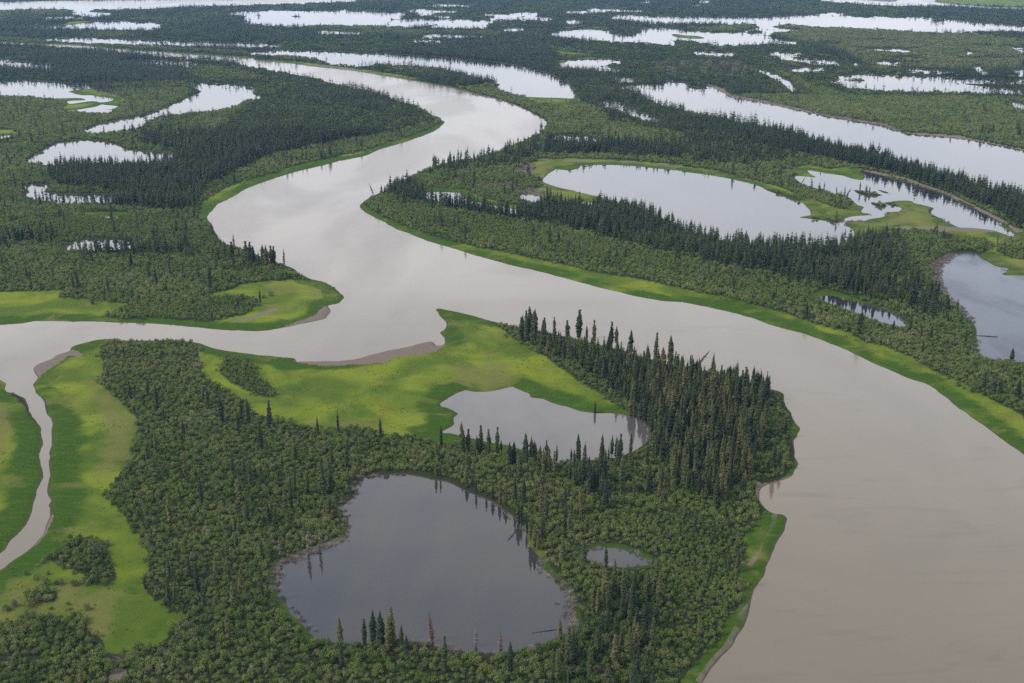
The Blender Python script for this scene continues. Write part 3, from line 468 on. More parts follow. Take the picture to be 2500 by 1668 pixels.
def water_material(name, a, b, rough, bump, wscale, spec=.5, patch=.01):
    m, t = mat_new(name); l = t.links
    pos = N(t, 'ShaderNodeNewGeometry').outputs['Position']
    mp = N(t, 'ShaderNodeMapping', inp={'Scale': (1, .45, 1)}); l.new(pos, mp.inputs[0])
    c = mixc(t, sstep(t, noise(t, patch, 4, .6, mp.outputs[0], dist=1.5), .35, .68), a, b)
    bs = N(t, 'ShaderNodeBsdfPrincipled', inp={'Roughness': rough, 'IOR': 1.333, 'Specular IOR Level': spec})
    sv = N(t, 'ShaderNodeMapping', inp={'Rotation': (0, 0, -.7), 'Scale': (.35, 1.5, 1)}); l.new(pos, sv.inputs[0])
    streak = sstep(t, noise(t, patch * 4, 6, .62, sv.outputs[0], dist=2.2), .52, .72)
    c = mixc(t, mathn(t, 'MULTIPLY', streak, .45), c, tuple(v * .72 for v in b))
    wind = sstep(t, noise(t, patch * 1.3, 3, .5, mp.outputs[0], dist=1.0), .42, .62)
    rr = mathn(t, 'ADD', rough, mathn(t, 'MULTIPLY', wind, rough * 1.4)); l.new(rr, bs.inputs['Roughness'])
    l.new(c, bs.inputs['Base Color'])
    bp = N(t, 'ShaderNodeBump', inp={'Strength': bump, 'Distance': .05})
    l.new(noise(t, wscale, 3, .6, pos), bp.inputs['Height']); l.new(bp.outputs[0], bs.inputs['Normal'])
    o = N(t, 'ShaderNodeOutputMaterial'); l.new(bs.outputs[0], o.inputs[0])
    return m

def leaf_material(name, els, inst=True, rough=.7, var=.5, pale=None):
    """els: ramp over the tint of the plant; tint comes from the instance or from the object"""
    m, t = mat_new(name); l = t.links
    r = ramp(t, els)
    oi = N(t, 'ShaderNodeObjectInfo')
    pos = N(t, 'ShaderNodeNewGeometry').outputs['Position']
    if inst: tint = attr(t, 'tint', 'INSTANCER')
    else: tint = oi.outputs['Random']
    f = mathn(t, 'ADD', tint, mathn(t, 'MULTIPLY', mathn(t, 'SUBTRACT', oi.outputs['Random'], .5), .22))
    f = mathn(t, 'ADD', f, mathn(t, 'MULTIPLY', mathn(t, 'SUBTRACT', noise(t, 1.4, 2, .6, pos), .5), var), True)
    l.new(f, r.inputs[0]); colour = r.outputs[0]
    if pale:      # some shrubs are greyer or browner than the rest
        w = N(t, 'ShaderNodeTexWhiteNoise', noise_dimensions='1D'); l.new(oi.outputs['Random'], w.inputs['W'])
        colour = mixc(t, mathn(t, 'MULTIPLY', sstep(t, w.outputs['Value'], .62, .98), .75), colour, pale)
        w2 = N(t, 'ShaderNodeTexWhiteNoise', noise_dimensions='1D'); l.new(mathn(t, 'ADD', oi.outputs['Random'], 3.7), w2.inputs['W'])
        colour = mixc(t, mathn(t, 'MULTIPLY', sstep(t, w2.outputs['Value'], .70, 1.0), .7), colour, (.125, .150, .030))
    bs = N(t, 'ShaderNodeBsdfPrincipled', inp={'Roughness': rough, 'Specular IOR Level': .12})
    l.new(colour, bs.inputs['Base Color'])
    tr = N(t, 'ShaderNodeBsdfTranslucent'); l.new(colour, tr.inputs[0])
    mxs = N(t, 'ShaderNodeMixShader', inp={0: .22}); l.new(bs.outputs[0], mxs.inputs[1]); l.new(tr.outputs[0], mxs.inputs[2])
    o = N(t, 'ShaderNodeOutputMaterial'); l.new(mxs.outputs[0], o.inputs[0])
    return m
def plain_material(name, a, b, scale=3.0, rough=.9):
    m, t = mat_new(name)
    pos = N(t, 'ShaderNodeTexCoord').outputs['Object']
    bs = N(t, 'ShaderNodeBsdfPrincipled', inp={'Roughness': rough, 'Specular IOR Level': .2})
    t.links.new(mixc(t, noise(t, scale, 4, .6, pos), a, b), bs.inputs['Base Color'])
    o = N(t, 'ShaderNodeOutputMaterial'); t.links.new(bs.outputs[0], o.inputs[0])
    return m

M_ground = ground_material()
M_river = water_material('silty_river', (.082, .068, .047), (.064, .053, .037), .10, .25, .5, .5, .006)
M_lake = water_material('dark_lake_water', (.013, .015, .018), (.022, .021, .019), .022, .045, .9, .5, .012)
M_milky = water_material('milky_lake_water', (.038, .037, .037), (.054, .050, .045), .05, .05, .9, .5, .03)
M_blue = water_material('rippled_lake_water', (.014, .019, .032), (.020, .026, .038), .12, .9, 1.2, .26, .02)
BUSH_RAMP = [(0, (.022, .042, .009)), (.3, (.052, .088, .018)), (.55, (.090, .128, .030)), (.78, (.116, .142, .042)), (1, (.155, .165, .078))]
M_bush = leaf_material('willow_leaves', BUSH_RAMP, pale=(.098, .094, .054))
M_bush1 = leaf_material('willow_leaves_single', BUSH_RAMP, inst=False, pale=(.085, .10, .055))
SPR_RAMP = [(0, (.018, .026, .012)), (.4, (.032, .042, .016)), (.7, (.052, .060, .020)), (1, (.078, .074, .026))]
M_spruce = leaf_material('spruce_needles', SPR_RAMP, var=.3)
M_spruce1 = leaf_material('spruce_needles_single', [(0, (.015, .023, .012)), (.4, (.027, .037, .015)), (.7, (.043, .052, .018)), (1, (.070, .068, .025))], inst=False, var=.3)
M_bark = plain_material('spruce_bark', (.03, .025, .02), (.07, .06, .05))
M_dead = plain_material('dead_wood', (.045, .040, .035), (.115, .10, .09), 2.0)
M_rust = plain_material('dead_needles', (.045, .028, .021), (.09, .058, .044), 2.0)
M_rustgrey = plain_material('dead_grey_needles', (.045, .037, .030), (.09, .075, .062), 2.0)
M_dark = plain_material('half_dead_needles', (.03, .035, .025), (.07, .07, .055), 2.0)
M_twig = leaf_material('bare_twigs', [(0, (.07, .058, .052)), (.5, (.13, .11, .10)), (1, (.22, .19, .175))])

# ------------------------------------------------------------------ ground and water
def soft(m_, n=110):
    for _ in range(n):
        m_ = (m_ + np.roll(m_, 1, 0) + np.roll(m_, -1, 0) + np.roll(m_, 1, 1) + np.roll(m_, -1, 1)) / 5
    return m_
gnd, used = grid_mesh('ground', np.ones((NR - 1, NC - 1), bool), Z, M_ground)
for nm, arr in (('grass', GRS), ('mud', MD), ('brush', BR), ('dry', soft(DR)), ('shore', np.clip(SDIST / 26.0, 0, 1))):
    at = gnd.data.attributes.new(nm, 'FLOAT', 'POINT'); at.data.foreach_set('value', arr.ravel()[used].astype(np.float32))
gnd['kind'] = 'structure'; gnd['label'] = 'flat green delta plain of meadow, thicket and spruce between the waters'

def dilate(lab, n):
    lab = lab.copy()
    for _ in range(n):
        for ax, sh in ((0, 1), (0, -1), (1, 1), (1, -1)):
            s = np.roll(lab, sh, ax); lab = np.where(lab == 0, s, lab)
    return lab
lab = dilate(W.astype(np.int32), 2)
cell = np.maximum(np.maximum(lab[:-1, :-1], lab[1:, :-1]), np.maximum(lab[:-1, 1:], lab[1:, 1:]))
for k in range(len(bodies)):
    sel = cell == k + 1
    if not sel.any(): continue
    if k == 0:
        o, _ = grid_mesh('river', sel, None, M_river); o['label'] = 'wide beige silty river winding through the delta'
    else:
        nm = LAKES[k - 1][0]
        mt = M_lake
        if nm.startswith('pale lake'): mt = M_milky
        if nm.startswith('blue-grey'): mt = M_blue
        if nm.startswith(('far river', 'broad far')): mt = M_river
        o, _ = grid_mesh('river_reach' if 'river reach' in nm else 'lake', sel, None, mt); o['label'] = nm
    o['kind'] = 'structure'

# ------------------------------------------------------------------ height and cover at any place
def gidx(x, y):
    j = np.clip(np.rint((x - cols[0]) / 3.0).astype(int), 0, NC - 1)
    i = np.clip(np.rint(np.interp(y, rows, np.arange(NR))).astype(int), 0, NR - 1)
    return i, j
def height(X, Y):
    """bilinear height of the terrain mesh at world places"""
    x, y = image(X, Y)
    fj = np.clip((x - cols[0]) / 3.0, 0, NC - 1.001); fi = np.clip(np.interp(y, rows, np.arange(NR)), 0, NR - 1.001)
    j = fj.astype(int); i = fi.astype(int); u = fj - j; v = fi - i
    return (Z[i, j] * (1 - u) + Z[i, j + 1] * u) * (1 - v) + (Z[i + 1, j] * (1 - u) + Z[i + 1, j + 1] * u) * v

def scatter(d0, d1, sp, seed):
    """jittered places on the plain between two distances, a little wider than the picture"""
    rng = np.random.RandomState(seed)
    hw = d1 * 0.62 + 40
    xs = np.arange(-hw, hw, sp); ys = np.arange(d0, d1, sp)
    X, Y = np.meshgrid(xs, ys); X = X.ravel(); Y = Y.ravel()
    k = np.abs(X) < Y * 0.58 + 30; X = X[k]; Y = Y[k]
    X = X + rng.uniform(-.5, .5, len(X)) * sp; Y = Y + rng.uniform(-.5, .5, len(X)) * sp
    x, y = image(X, Y)
    k = (x > -560) & (x < 3060) & (y > -120) & (y < 1880)
    X, Y, x, y = X[k], Y[k], x[k], y[k]
    w1, w2 = warp(X, Y); ax, ay = image(w1, w2)
    i, j = gidx(x, y)
    return dict(X=X, Y=Y, sd=SDIST[i, j], near=NEAR[i, j], grass=pick(m_grass, *image(w1 + rng.normal(0, 1.0, len(X)) + 3 * (vnoise(X, Y, 11, 95) - .5), w2 + rng.normal(0, 1.0, len(X)) + 3 * (vnoise(X, Y, 11, 96) - .5))), mud=pick(m_mud, ax, ay), brush=pick(m_brush, ax, ay), pale=pick(m_pale, ax, ay), forest=pick(forest, ax, ay), rng=rng)
def take(s, k):
    return {a: (b[k] if isinstance(b, np.ndarray) else b) for a, b in s.items()}

# ------------------------------------------------------------------ plant shapes
class MB:
    def __init__(self): self.v = []; self.f = []; self.m = []
    def poly(self, ps, mi=0):
        b = len(self.v); self.v += [tuple(p) for p in ps]; self.f.append(tuple(range(b, b + len(ps)))); self.m.append(mi)
    def tube(self, ps, rs, n=5, mi=0):
        b = len(self.v)
        for k, (p, r) in enumerate(zip(ps, rs)):
            q = Vector(ps[min(k + 1, len(ps) - 1)]) - Vector(ps[max(k - 1, 0)]); q.normalize()
            s = q.orthogonal().normalized(); u = q.cross(s)
            for a in range(n):
                an = 2 * math.pi * a / n; self.v.append(tuple(Vector(p) + (s * math.cos(an) + u * math.sin(an)) * r))
        for k in range(len(ps) - 1):
            for a in range(n):
                self.f.append((b + k * n + a, b + k * n + (a + 1) % n, b + (k + 1) * n + (a + 1) % n, b + (k + 1) * n + a)); self.m.append(mi)
        self.f.append(tuple(b + (len(ps) - 1) * n + a for a in range(n))); self.m.append(mi)
    def mesh(self, name, mats):
        me = bpy.data.meshes.new(name); me.from_pydata(self.v, [], self.f)
        for m in mats: me.materials.append(m)
        me.polygons.foreach_set('material_index', self.m); me.update(); return me

def spruce_crown(mb, R, rw, whorls, per, seg, h=1.0, gap=0.0, mi=0, bottom=.10, droop=.55, club=0.0):
    for w in range(whorls):
        t = bottom + (1 - bottom) * (w + R.uniform(-.3, .3)) / whorls; t = min(max(t, bottom), .985)
        prof = min(1, (1 - t) * 2.6 + .10) * (0.72 + .28 * min(1, (t - bottom) * 6 + .25))
        if club and t > .82: prof = max(prof, club)
        prof *= R.uniform(.72, 1.25)
        a0 = R.random() * 6.28
        for k in range(per):
            if R.random() < gap: continue
            a = a0 + 6.28 * k / per + R.uniform(-.35, .35); ln = rw * prof * R.uniform(.65, 1.25)
            dz = -ln * droop * R.uniform(.5, 1.5); wd = ln * R.uniform(.40, .62) + .006
            d = Vector((math.cos(a), math.sin(a), 0)); s = Vector((-math.sin(a), math.cos(a), 0)); tw = R.uniform(-.5, .5)
            s = (s + Vector((0, 0, tw))).normalized() * wd
            p0 = Vector((0, 0, t * h)); p1 = p0 + d * ln * .55 + Vector((0, 0, dz * .35)); p2 = p0 + d * ln + Vector((0, 0, dz))
            if seg == 2:
                mb.poly([p0 - s * .25, p1 - s, p1 + s, p0 + s * .25], mi); mb.poly([p1 - s, p2 - s * .25, p2 + s * .25, p1 + s], mi)
                q = p1 + Vector((0, 0, -ln * .45)) # hanging spray
                mb.poly([p0 + d * ln * .2, p2, q + d * ln * .2, q - d * ln * .2], mi)
            else: mb.poly([p0 + Vector((0, 0, ln * .25)), p2 - s, p2 + s], mi)
    tip = rw * .12
    for k in range(3):
        a = 2.1 * k; mb.poly([(math.cos(a) * tip, math.sin(a) * tip, .94 * h), (math.cos(a + 2) * tip, math.sin(a + 2) * tip, .94 * h), (0, 0, 1.01 * h)], mi)

def bush_cards(mb, R, n, size, flat=.75, lobes=6, mi=0, up=0.3):
    cs = []
    for _ in range(lobes):
        a = R.random() * 6.28; r = R.random() ** .6 * .62; s = R.uniform(.34, .60)
        cs.append((Vector((math.cos(a) * r, math.sin(a) * r, R.uniform(.30, .62) * (1.1 - .4 * r))), s))
    for _ in range(n):
        c, s = R.choice(cs)
        while True:
            d = Vector((R.gauss(0, 1), R.gauss(0, 1), R.gauss(0, 1) + up))
            if d.length > .1: break
        d.normalize(); p = c + Vector((d.x * s, d.y * s, d.z * s * flat)) * R.uniform(.75, 1.06)
        if p.z < .04: p.z = R.uniform(.03, .3)
        nn = (d + Vector((R.gauss(0, .45), R.gauss(0, .45), R.gauss(0, .45)))).normalized()
        u = nn.orthogonal().normalized(); u.rotate(Matrix.Rotation(R.random() * 6.28, 3, nn)); v = nn.cross(u)
        w = size * R.uniform(.6, 1.4); h2 = w * R.uniform(.45, .8)
        mb.poly([p - u * w, p - v * h2, p + u * w, p + v * h2], mi)

def source(name, meshes):
    c = bpy.data.collections.new(name); obs = []
    for k, me in enumerate(meshes):
        o = bpy.data.objects.new('%s_shape_%03d' % (name, k), me); c.objects.link(o); obs.append(o)
    return c
def stuff(name, coll, X, Y, Zs, sx, sz, tint, variants, label, seed, lean=.0, mat=None):
    """one object whose many small plants are set out with geometry nodes"""
    rng = np.random.RandomState(seed); n = len(X)
    me = bpy.data.meshes.new(name); me.vertices.add(n); me.vertices.foreach_set('co', np.stack([X, Y, Zs], 1).ravel())
    def A(nm, typ, key, arr): at = me.attributes.new(nm, typ, 'POINT'); at.data.foreach_set(key, arr)
    A('rot', 'FLOAT_VECTOR', 'vector', np.stack([rng.normal(0, 1, n) * lean, rng.normal(0, 1, n) * lean, rng.uniform(0, 6.28, n)], 1).ravel().astype(np.float32))
    A('scl', 'FLOAT_VECTOR', 'vector', np.stack([sx, sx, sz], 1).ravel().astype(np.float32))
    A('tint', 'FLOAT', 'value', np.clip(tint, 0, 1).astype(np.float32))
    A('var', 'INT', 'value', rng.randint(0, variants, n).astype(np.int32))
    o = bpy.data.objects.new(name, me); COL.objects.link(o); o['kind'] = 'stuff'; o['label'] = label
    ng = bpy.data.node_groups.new(name + '_nodes', 'GeometryNodeTree')
    ng.interface.new_socket('Geometry', in_out='INPUT', socket_type='NodeSocketGeometry'); ng.interface.new_socket('Geometry', in_out='OUTPUT', socket_type='NodeSocketGeometry')
    gi = ng.nodes.new('NodeGroupInput'); go = ng.nodes.new('NodeGroupOutput'); m2p = ng.nodes.new('GeometryNodeMeshToPoints')
    ip = ng.nodes.new('GeometryNodeInstanceOnPoints'); ci = ng.nodes.new('GeometryNodeCollectionInfo')
    ci.inputs['Collection'].default_value = coll; ci.inputs['Separate Children'].default_value = True; ci.inputs['Reset Children'].default_value = True
    def NA(nm, typ):
        a = ng.nodes.new('GeometryNodeInputNamedAttribute'); a.data_type = typ; a.inputs['Name'].default_value = nm; return a.outputs['Attribute']
    k = ng.links
    k.new(gi.outputs[0], m2p.inputs['Mesh']); k.new(m2p.outputs[0], ip.inputs['Points']); k.new(ci.outputs[0], ip.inputs['Instance'])
    ip.inputs['Pick Instance'].default_value = True
    k.new(NA('var', 'INT'), ip.inputs['Instance Index'])
    e2r = ng.nodes.new('FunctionNodeEulerToRotation'); k.new(NA('rot', 'FLOAT_VECTOR'), e2r.inputs[0]); k.new(e2r.outputs[0], ip.inputs['Rotation'])
    k.new(NA('scl', 'FLOAT_VECTOR'), ip.inputs['Scale'])
    k.new(ip.outputs[0], go.inputs[0])
    md = o.modifiers.new('plants', 'NODES'); md.node_group = ng
    if mat: me.materials.append(mat)
    return o

R = random.Random(7)
def spruce_mesh(name, lod, k):
    mb = MB(); rw = R.uniform(.056, .088)
    if lod == 0:
        mb.tube([(0, 0, 0), (0, 0, .5), (0, 0, .97)], [.011, .007, .002], 5, 1)
        spruce_crown(mb, R, rw, 34, 7, 2, gap=R.uniform(.0, .15), bottom=R.uniform(.04, .16), club=.5 if k % 3 == 0 else 0)
    elif lod == 1:
        mb.tube([(0, 0, 0), (0, 0, .6)], [.011, .006], 3, 1)
        spruce_crown(mb, R, rw * 1.05, 20, 5, 1, gap=.05, bottom=R.uniform(.04, .16))
    else: spruce_crown(mb, R, rw * 1.25, 10, 4, 1, bottom=.02)
    return mb.mesh(name, [M_spruce, M_bark])
def bush_mesh(name, lod):
    mb = MB()
    if lod == 0:
        bush_cards(mb, R, 420, .085, lobes=8)
        for _ in range(6):
            a = R.random() * 6.28; mb.tube([(0, 0, 0), (math.cos(a) * .35, math.sin(a) * .35, .55)], [.02, .008], 3, 1)
    elif lod == 1: bush_cards(mb, R, 150, .13, lobes=7)
    else:
        for _ in range(26):
            a = R.random() * 6.28; r = R.random() ** .5 * .9; s = R.uniform(.13, .26)
            c = Vector((math.cos(a) * r, math.sin(a) * r, R.uniform(.25, .8)))
            for _ in range(4):
                d = Vector((R.gauss(0, 1), R.gauss(0, 1), R.gauss(0, 1))).normalized(); e = d.orthogonal().normalized(); e.rotate(Matrix.Rotation(R.random() * 6.28, 3, d)); g = d.cross(e)
                mb.poly([c - e * s, c - g * s * .6 - Vector((0, 0, s * .5)), c + e * s, c + g * s * .6 + Vector((0, 0, s * .3))])
    return mb.mesh(name, [M_bush, M_bark])
def twig_mesh(name):
    mb = MB()
    for _ in range(34):
        a = R.random() * 6.28; l = R.uniform(.5, 1.1); e = R.uniform(.1, 1.3); b = Vector((R.uniform(-.4, .4), R.uniform(-.4, .4), 0))
        d = Vector((math.cos(a) * math.cos(e), math.sin(a) * math.cos(e), math.sin(e))); m_ = b + d * l * .5; t_ = b + d * l + Vector((R.uniform(-.15, .15), R.uniform(-.15, .15), -.05))
        mb.tube([b, m_, t_], [.03, .018, .006], 3)
        for _ in range(3):
            q = b + d * l * R.uniform(.4, .9); d2 = Vector((R.gauss(0, 1), R.gauss(0, 1), R.gauss(.4, 1))).normalized(); mb.tube([q, q + d2 * R.uniform(.15, .4)], [.014, .005], 3)
    return mb.mesh(name, [M_twig])
C_b0 = source('near_willow', [bush_mesh('near_willow', 0) for _ in range(7)])
C_b1 = source('mid_willow', [bush_mesh('mid_willow', 1) for _ in range(6)])
C_b2 = source('far_willow', [bush_mesh('far_willow', 2) for _ in range(4)])
C_s0 = source('near_spruce', [spruce_mesh('near_spruce', 0, k) for k in range(8)])
C_s1 = source('mid_spruce', [spruce_mesh('mid_spruce', 1, k) for k in range(6)])
C_s2 = source('far_spruce', [spruce_mesh('far_spruce', 2, k) for k in range(4)])
C_tw = source('twig', [twig_mesh('twig') for _ in range(5)])

def bush_tint(s):
    X, Y = s['X'], s['Y']
    return .15 + .55 * fbm(X, Y, 45, 31) + .35 * (vnoise(X, Y, 9, 37) - .5) + .17 * s['pale'] + .16 * np.clip((Y - 1200) / 800, 0, 1) + .06 - np.where(Y > 1100, .40, .2) * (s['forest'] > .5) + .05 + .10 * (fbm(X, Y, 300, 35, 2) - .5)

# ------------------------------------------------------------------ willow thickets
parts = []
for (d0, d1, sp, coll, nv, w, tag, belt) in ((262, 620, 1.9, C_b0, 7, 1.15, 0, 0), (620, 1050, 2.4, C_b1, 6, 1.5, 1, 0), (1050, 1700, 3.3, C_b1, 6, 2.15, 2, 0), (1700, 2800, 6.0, C_b2, 4, 4.3, 3, 0), (2800, 7500, 11, C_b2, 4, 8.2, 4, 0),
        (262, 620, 1.55, C_b0, 7, .85, 0, 1), (620, 1050, 1.8, C_b1, 6, 1.05, 1, 1), (1050, 1700, 2.6, C_b1, 6, 1.6, 2, 1)):
    s = scatter(d0, d1, sp, 100 + tag + 20 * belt)
    edge = 1.6 + s['rng'].random_sample(len(s['X'])) * 1.6 + (sp * .25 if tag < 3 else w * .8)
    ok = (s['sd'] > edge) & (s['grass'] == 0) & (s['mud'] < .4)
    ok &= ~((s['brush'] > 0) & (s['rng'].random_sample(len(ok)) < .55))
    if tag < 3: ok &= (s['pale'] == belt)
    if tag >= 2: ok &= ~((s['forest'] > .5) & (s['rng'].random_sample(len(ok)) < .5))
    gapn = vnoise(s['X'], s['Y'], 17, 55); ok &= ~((gapn > .94) & (s['rng'].random_sample(len(ok)) < .8))
    s = take(s, ok); n = len(s['X']); r = s['rng']
    sc = w * r.uniform(.5, 1.45, n) * (.75 + .5 * vnoise(s['X'], s['Y'], 14, 41))
    if tag < 3: sc *= np.clip(.55 + s['sd'] / 9.0, .6, 1)
    hz = sc * (r.uniform(1.0, 1.7, n) if not belt else r.uniform(1.3, 1.9, n)) * (1.12, 1.05, .9, .55, .30)[tag]
    if tag >= 3: sc = np.where(s['near'] < 0, sc * .4, sc)
    stuff('willow_thicket', coll, s['X'], s['Y'], height(s['X'], s['Y']) - .1, sc, hz, (bush_tint(s) + r.normal(0, .13, n)) if not belt else .50 + .22 * (fbm(s['X'], s['Y'], 40, 31) - .5) + r.normal(0, .06, n), nv,
          'dense rounded green willow and alder thicket covering the flats' if not belt else 'smooth pale belt of young willows along the banks', 200 + tag + 20 * belt, lean=.06)
    print('bushes', tag, n)

# ------------------------------------------------------------------ spruces
cand = []
for (d0, d1, sp, coll, nv, tag) in ((262, 700, 2.6, C_s0, 8, 0), (700, 1300, 2.9, C_s1, 6, 1), (1300, 2300, 3.7, C_s2, 4, 2), (2300, 7500, 9.0, C_s2, 4, 3)):
    s = scatter(d0, d1, sp, 300 + tag); n = len(s['X']); r = s['rng']
    den = s['forest'] * np.clip(.35 + 1.3 * fbm(s['X'], s['Y'], 70, 61), 0, 1.3) * (.62 if tag < 2 else (.95 if tag == 2 else .75)) * np.where((tag >= 2) & (s['sd'] < 40), .55, 1)
    if tag >= 2: den = den * np.where(s['Y'] > 1300, np.clip((fbm(s['X'], s['Y'] * .5, 260, 67, 2) - .30) * 4.5, .12, 1.15), 1)
    ok = (s['sd'] > 2.5) & (s['grass'] == 0) & (s['mud'] < .4) & (r.random_sample(n) < den)
    s = take(s, ok); n = len(s['X'])
    h = r.uniform(5.5, 13.3, n) * (.8 + .4 * vnoise(s['X'], s['Y'], 40, 71)); h = np.where(r.random_sample(n) < .07, h * 1.3, h)
    h = np.where(s['forest'] < .3, h * .92, h)
    wd = h * r.uniform(.8, 1.3, n) * (1.0 if tag < 2 else (1.15 if tag == 2 else 2.0))
    tint = np.clip(.15 + .5 * vnoise(s['X'], s['Y'], 60, 77) + r.normal(0, .22, n), 0, 1) * np.clip(1.25 - s['Y'] / 1400.0, .45, 1)
    wd = wd * np.clip(.7 + s['Y'] / 1500.0, 1, 1.25)
    cand.append((tag, coll, nv, s, h, wd, tint)); print('spruces', tag, n)

INDIV = 190      # nearest ones become trees of their own, beside the hand-placed ones
tag, coll, nv, s0, h0, wd0, tint0 = cand[0]
ix0, iy0 = image(s0['X'], s0['Y'])
vis = (ix0 > 0) & (ix0 < 2500) & (iy0 < 1700)
size = np.where(vis, h0 / np.hypot(s0['Y'], CAMH), 0)
order = np.argsort(-size)[:INDIV]
keep = np.ones(len(h0), bool); keep[order] = False
for (tag, coll, nv, s, h, wd, tint) in cand:
    kk = keep if tag == 0 else np.ones(len(h), bool)
    stuff('spruce_forest', coll, s['X'][kk], s['Y'][kk], height(s['X'][kk], s['Y'][kk]) - .15, wd[kk], h[kk], tint[kk], nv,
          'dark narrow spruces crowding the delta, too many to count', 400 + tag, lean=.025)

# ------------------------------------------------------------------ bare brush and driftwood tangles
s = scatter(262, 900, 1.7, 501); r = s['rng']; n = len(s['X'])
i_, j_ = gidx(*image(s['X'], s['Y']))
lakeside = (s['sd'] > -1.2) & (s['sd'] < 2.6) & (s['near'] > 0) & (vnoise(s['X'], s['Y'], 24, 81) > .52) & (s['grass'] == 0)
ok = (lakeside & (r.random_sample(n) < .5)) | ((s['brush'] > 0) & (s['sd'] > -2.5) & (s['sd'] < 9) & (r.random_sample(n) < .6))
s = take(s, ok); n = len(s['X'])
stuff('bare_brush', C_tw, s['X'], s['Y'], np.maximum(height(s['X'], s['Y']), -.1), r.uniform(.8, 1.9, n), r.uniform(.6, 1.5, n), r.random_sample(n), 5, 'leafless grey brush and drift tangles along the lake edges', 510, lean=.2)
s = scatter(900, 2000, 4, 502); r = s['rng']; n = len(s['X'])
s = take(s, (s['brush'] > 0) & (s['sd'] > -1) & (s['forest'] < .5) & (r.random_sample(n) < .6)); n = len(s['X'])
stuff('bare_brush', C_tw, s['X'], s['Y'], height(s['X'], s['Y']), r.uniform(1.5, 3, n), r.uniform(1, 2, n), r.random_sample(n), 5, 'leafless grey brush and drift tangles along the lake edges', 511, lean=.2)

# ------------------------------------------------------------------ single trees with parts
crowns, trunks = [], []
for k in range(8):
    mb = MB(); rw = R.uniform(.056, .085)
    spruce_crown(mb, R, rw, 36, 7, 2, gap=R.uniform(0, .18), bottom=R.uniform(.05, .18), club=.5 if k % 3 == 0 else 0)
    crowns.append(mb.mesh('spruce_crown', [M_spruce1]))
    mb = MB(); mb.tube([(0, 0, -.01), (R.uniform(-.004, .004), 0, .3), (0, R.uniform(-.004, .004), .65), (0, 0, .97)], [.013, .010, .006, .002], 7)
    trunks.append(mb.mesh('spruce_trunk', [M_bark]))
def empty(name, X, Y, Zv, label, cat, group=None):
    o = bpy.data.objects.new(name, None); COL.objects.link(o); o.location = (X, Y, Zv); o.empty_display_size = .5
    o['label'] = label; o['category'] = cat
    if group: o['group'] = group
    return o
def part(name, me, parent):
    o = bpy.data.objects.new(name, me); COL.objects.link(o); o.parent = parent; return o
def spruce(X, Y, h, label, group, w=1.0, k=None, lean=(0, 0)):
    z = float(height(np.array([X]), np.array([Y]))[0])
    t = empty('spruce', X, Y, max(z, 0) - .15, label, 'tree', group)
    k = R.randrange(8) if k is None else k
    t.rotation_euler = (lean[0] + R.gauss(0, .015), lean[1] + R.gauss(0, .015), R.random() * 6.28); t.scale = (h * w, h * w, h)
    part('trunk', trunks[k], t); part('crown', crowns[k], t)
    return t
def tree_height(y0, y1, X, Y):
    """height of something that stands at the ground at image row y0 and reaches up to row y1"""
    a = (y1 - CY) / F; return CAMH - (Y * (SP + a * CP) / (CP - a * SP))
ORD = ['first', 'second', 'third', 'fourth', 'fifth', 'sixth', 'seventh', 'eighth', 'ninth', 'tenth', 'eleventh', 'twelfth', 'thirteenth', 'fourteenth', 'fifteenth',
       'sixteenth', 'seventeenth', 'eighteenth', 'nineteenth', 'twentieth', 'twenty-first', 'twenty-second', 'twenty-third', 'twenty-fourth', 'twenty-fifth']
SHORTW = {'on the far right shore of the big dark lake': 'right shore of the big dark lake', 'at the reflecting end of the pale lake': 'right end of the pale lake', 'standing on the near shore of the big dark lake': 'near shore of the big dark lake', 'on the shore between the pale lake and the thicket': 'row below the pale lake',
          'at the river edge of the dense spruce point': 'front row of the spruce point', 'in the thicket edge below the bright meadow': 'thicket edge below the bright meadow',
          'alone in the rounded willow thicket left of the dark lake': 'alone in thicket left of dark lake', 'on the wooded bank above the left river bend': 'wooded bank above left river bend',
          'in the loose row at the left edge above the meadow': 'loose row at the left edge'}
for where, (vw, txt) in HERO.items():
    v = VIEW[vw]; a = [float(t) for t in txt.split()]; L_ = [(a[i], a[i + 1], a[i + 2]) for i in range(0, len(a), 3)]
    L_.sort(); hs = []
    for (zx, zb, zt) in L_:
        x, yb, yt = v[0] + zx / v[2], v[1] + zb / v[2], v[1] + zt / v[2]
        X, Y = ground(x, yb); hs.append(tree_height(yb, yt, X, Y))
    tall = int(np.argmax(hs)); short = int(np.argmin(hs))
    for q, (zx, zb, zt) in enumerate(L_):
        x, yb = v[0] + zx / v[2], v[1] + zb / v[2]
        X, Y = ground(x, yb)
        nm = 'tallest, ' if q == tall else ('shortest, ' if q == short else '')
        if len(L_) == 1: nm = ''
        spruce(float(X), float(Y), max(6.0, float(hs[q])), '%s%s spruce from the left, %s' % (nm, ORD[q], SHORTW[where]), 'spruces ' + where, w=R.uniform(.9, 1.2) * min(1.5, max(1.0, float(Y) / 520.0))); sdv = float(SDIST[gidx(np.array([x]), np.array([yb]))][0])
        if sdv < 1: print('WET', where, zx, zb, sdv)
def zone_name(x, y):
    if y > 1480 and x > 1300: return 'bottom stand between the dark lake and the river'
    if y > 1480 and x < 1300: return 'thicket along the bottom edge below the dark lake'
    if x < 900: return 'thicket left of the dark lake'
    if y > 1230: return 'thicket between the dark lake and the small pond'
    if x > 1480: return 'dense forest on the near river point'
    return 'thicket between the pale lake and the dark lake'
def shade(t): return 'blackish-green' if t < .3 else ('dark green' if t < .55 else ('olive-green' if t < .75 else 'brownish-olive'))
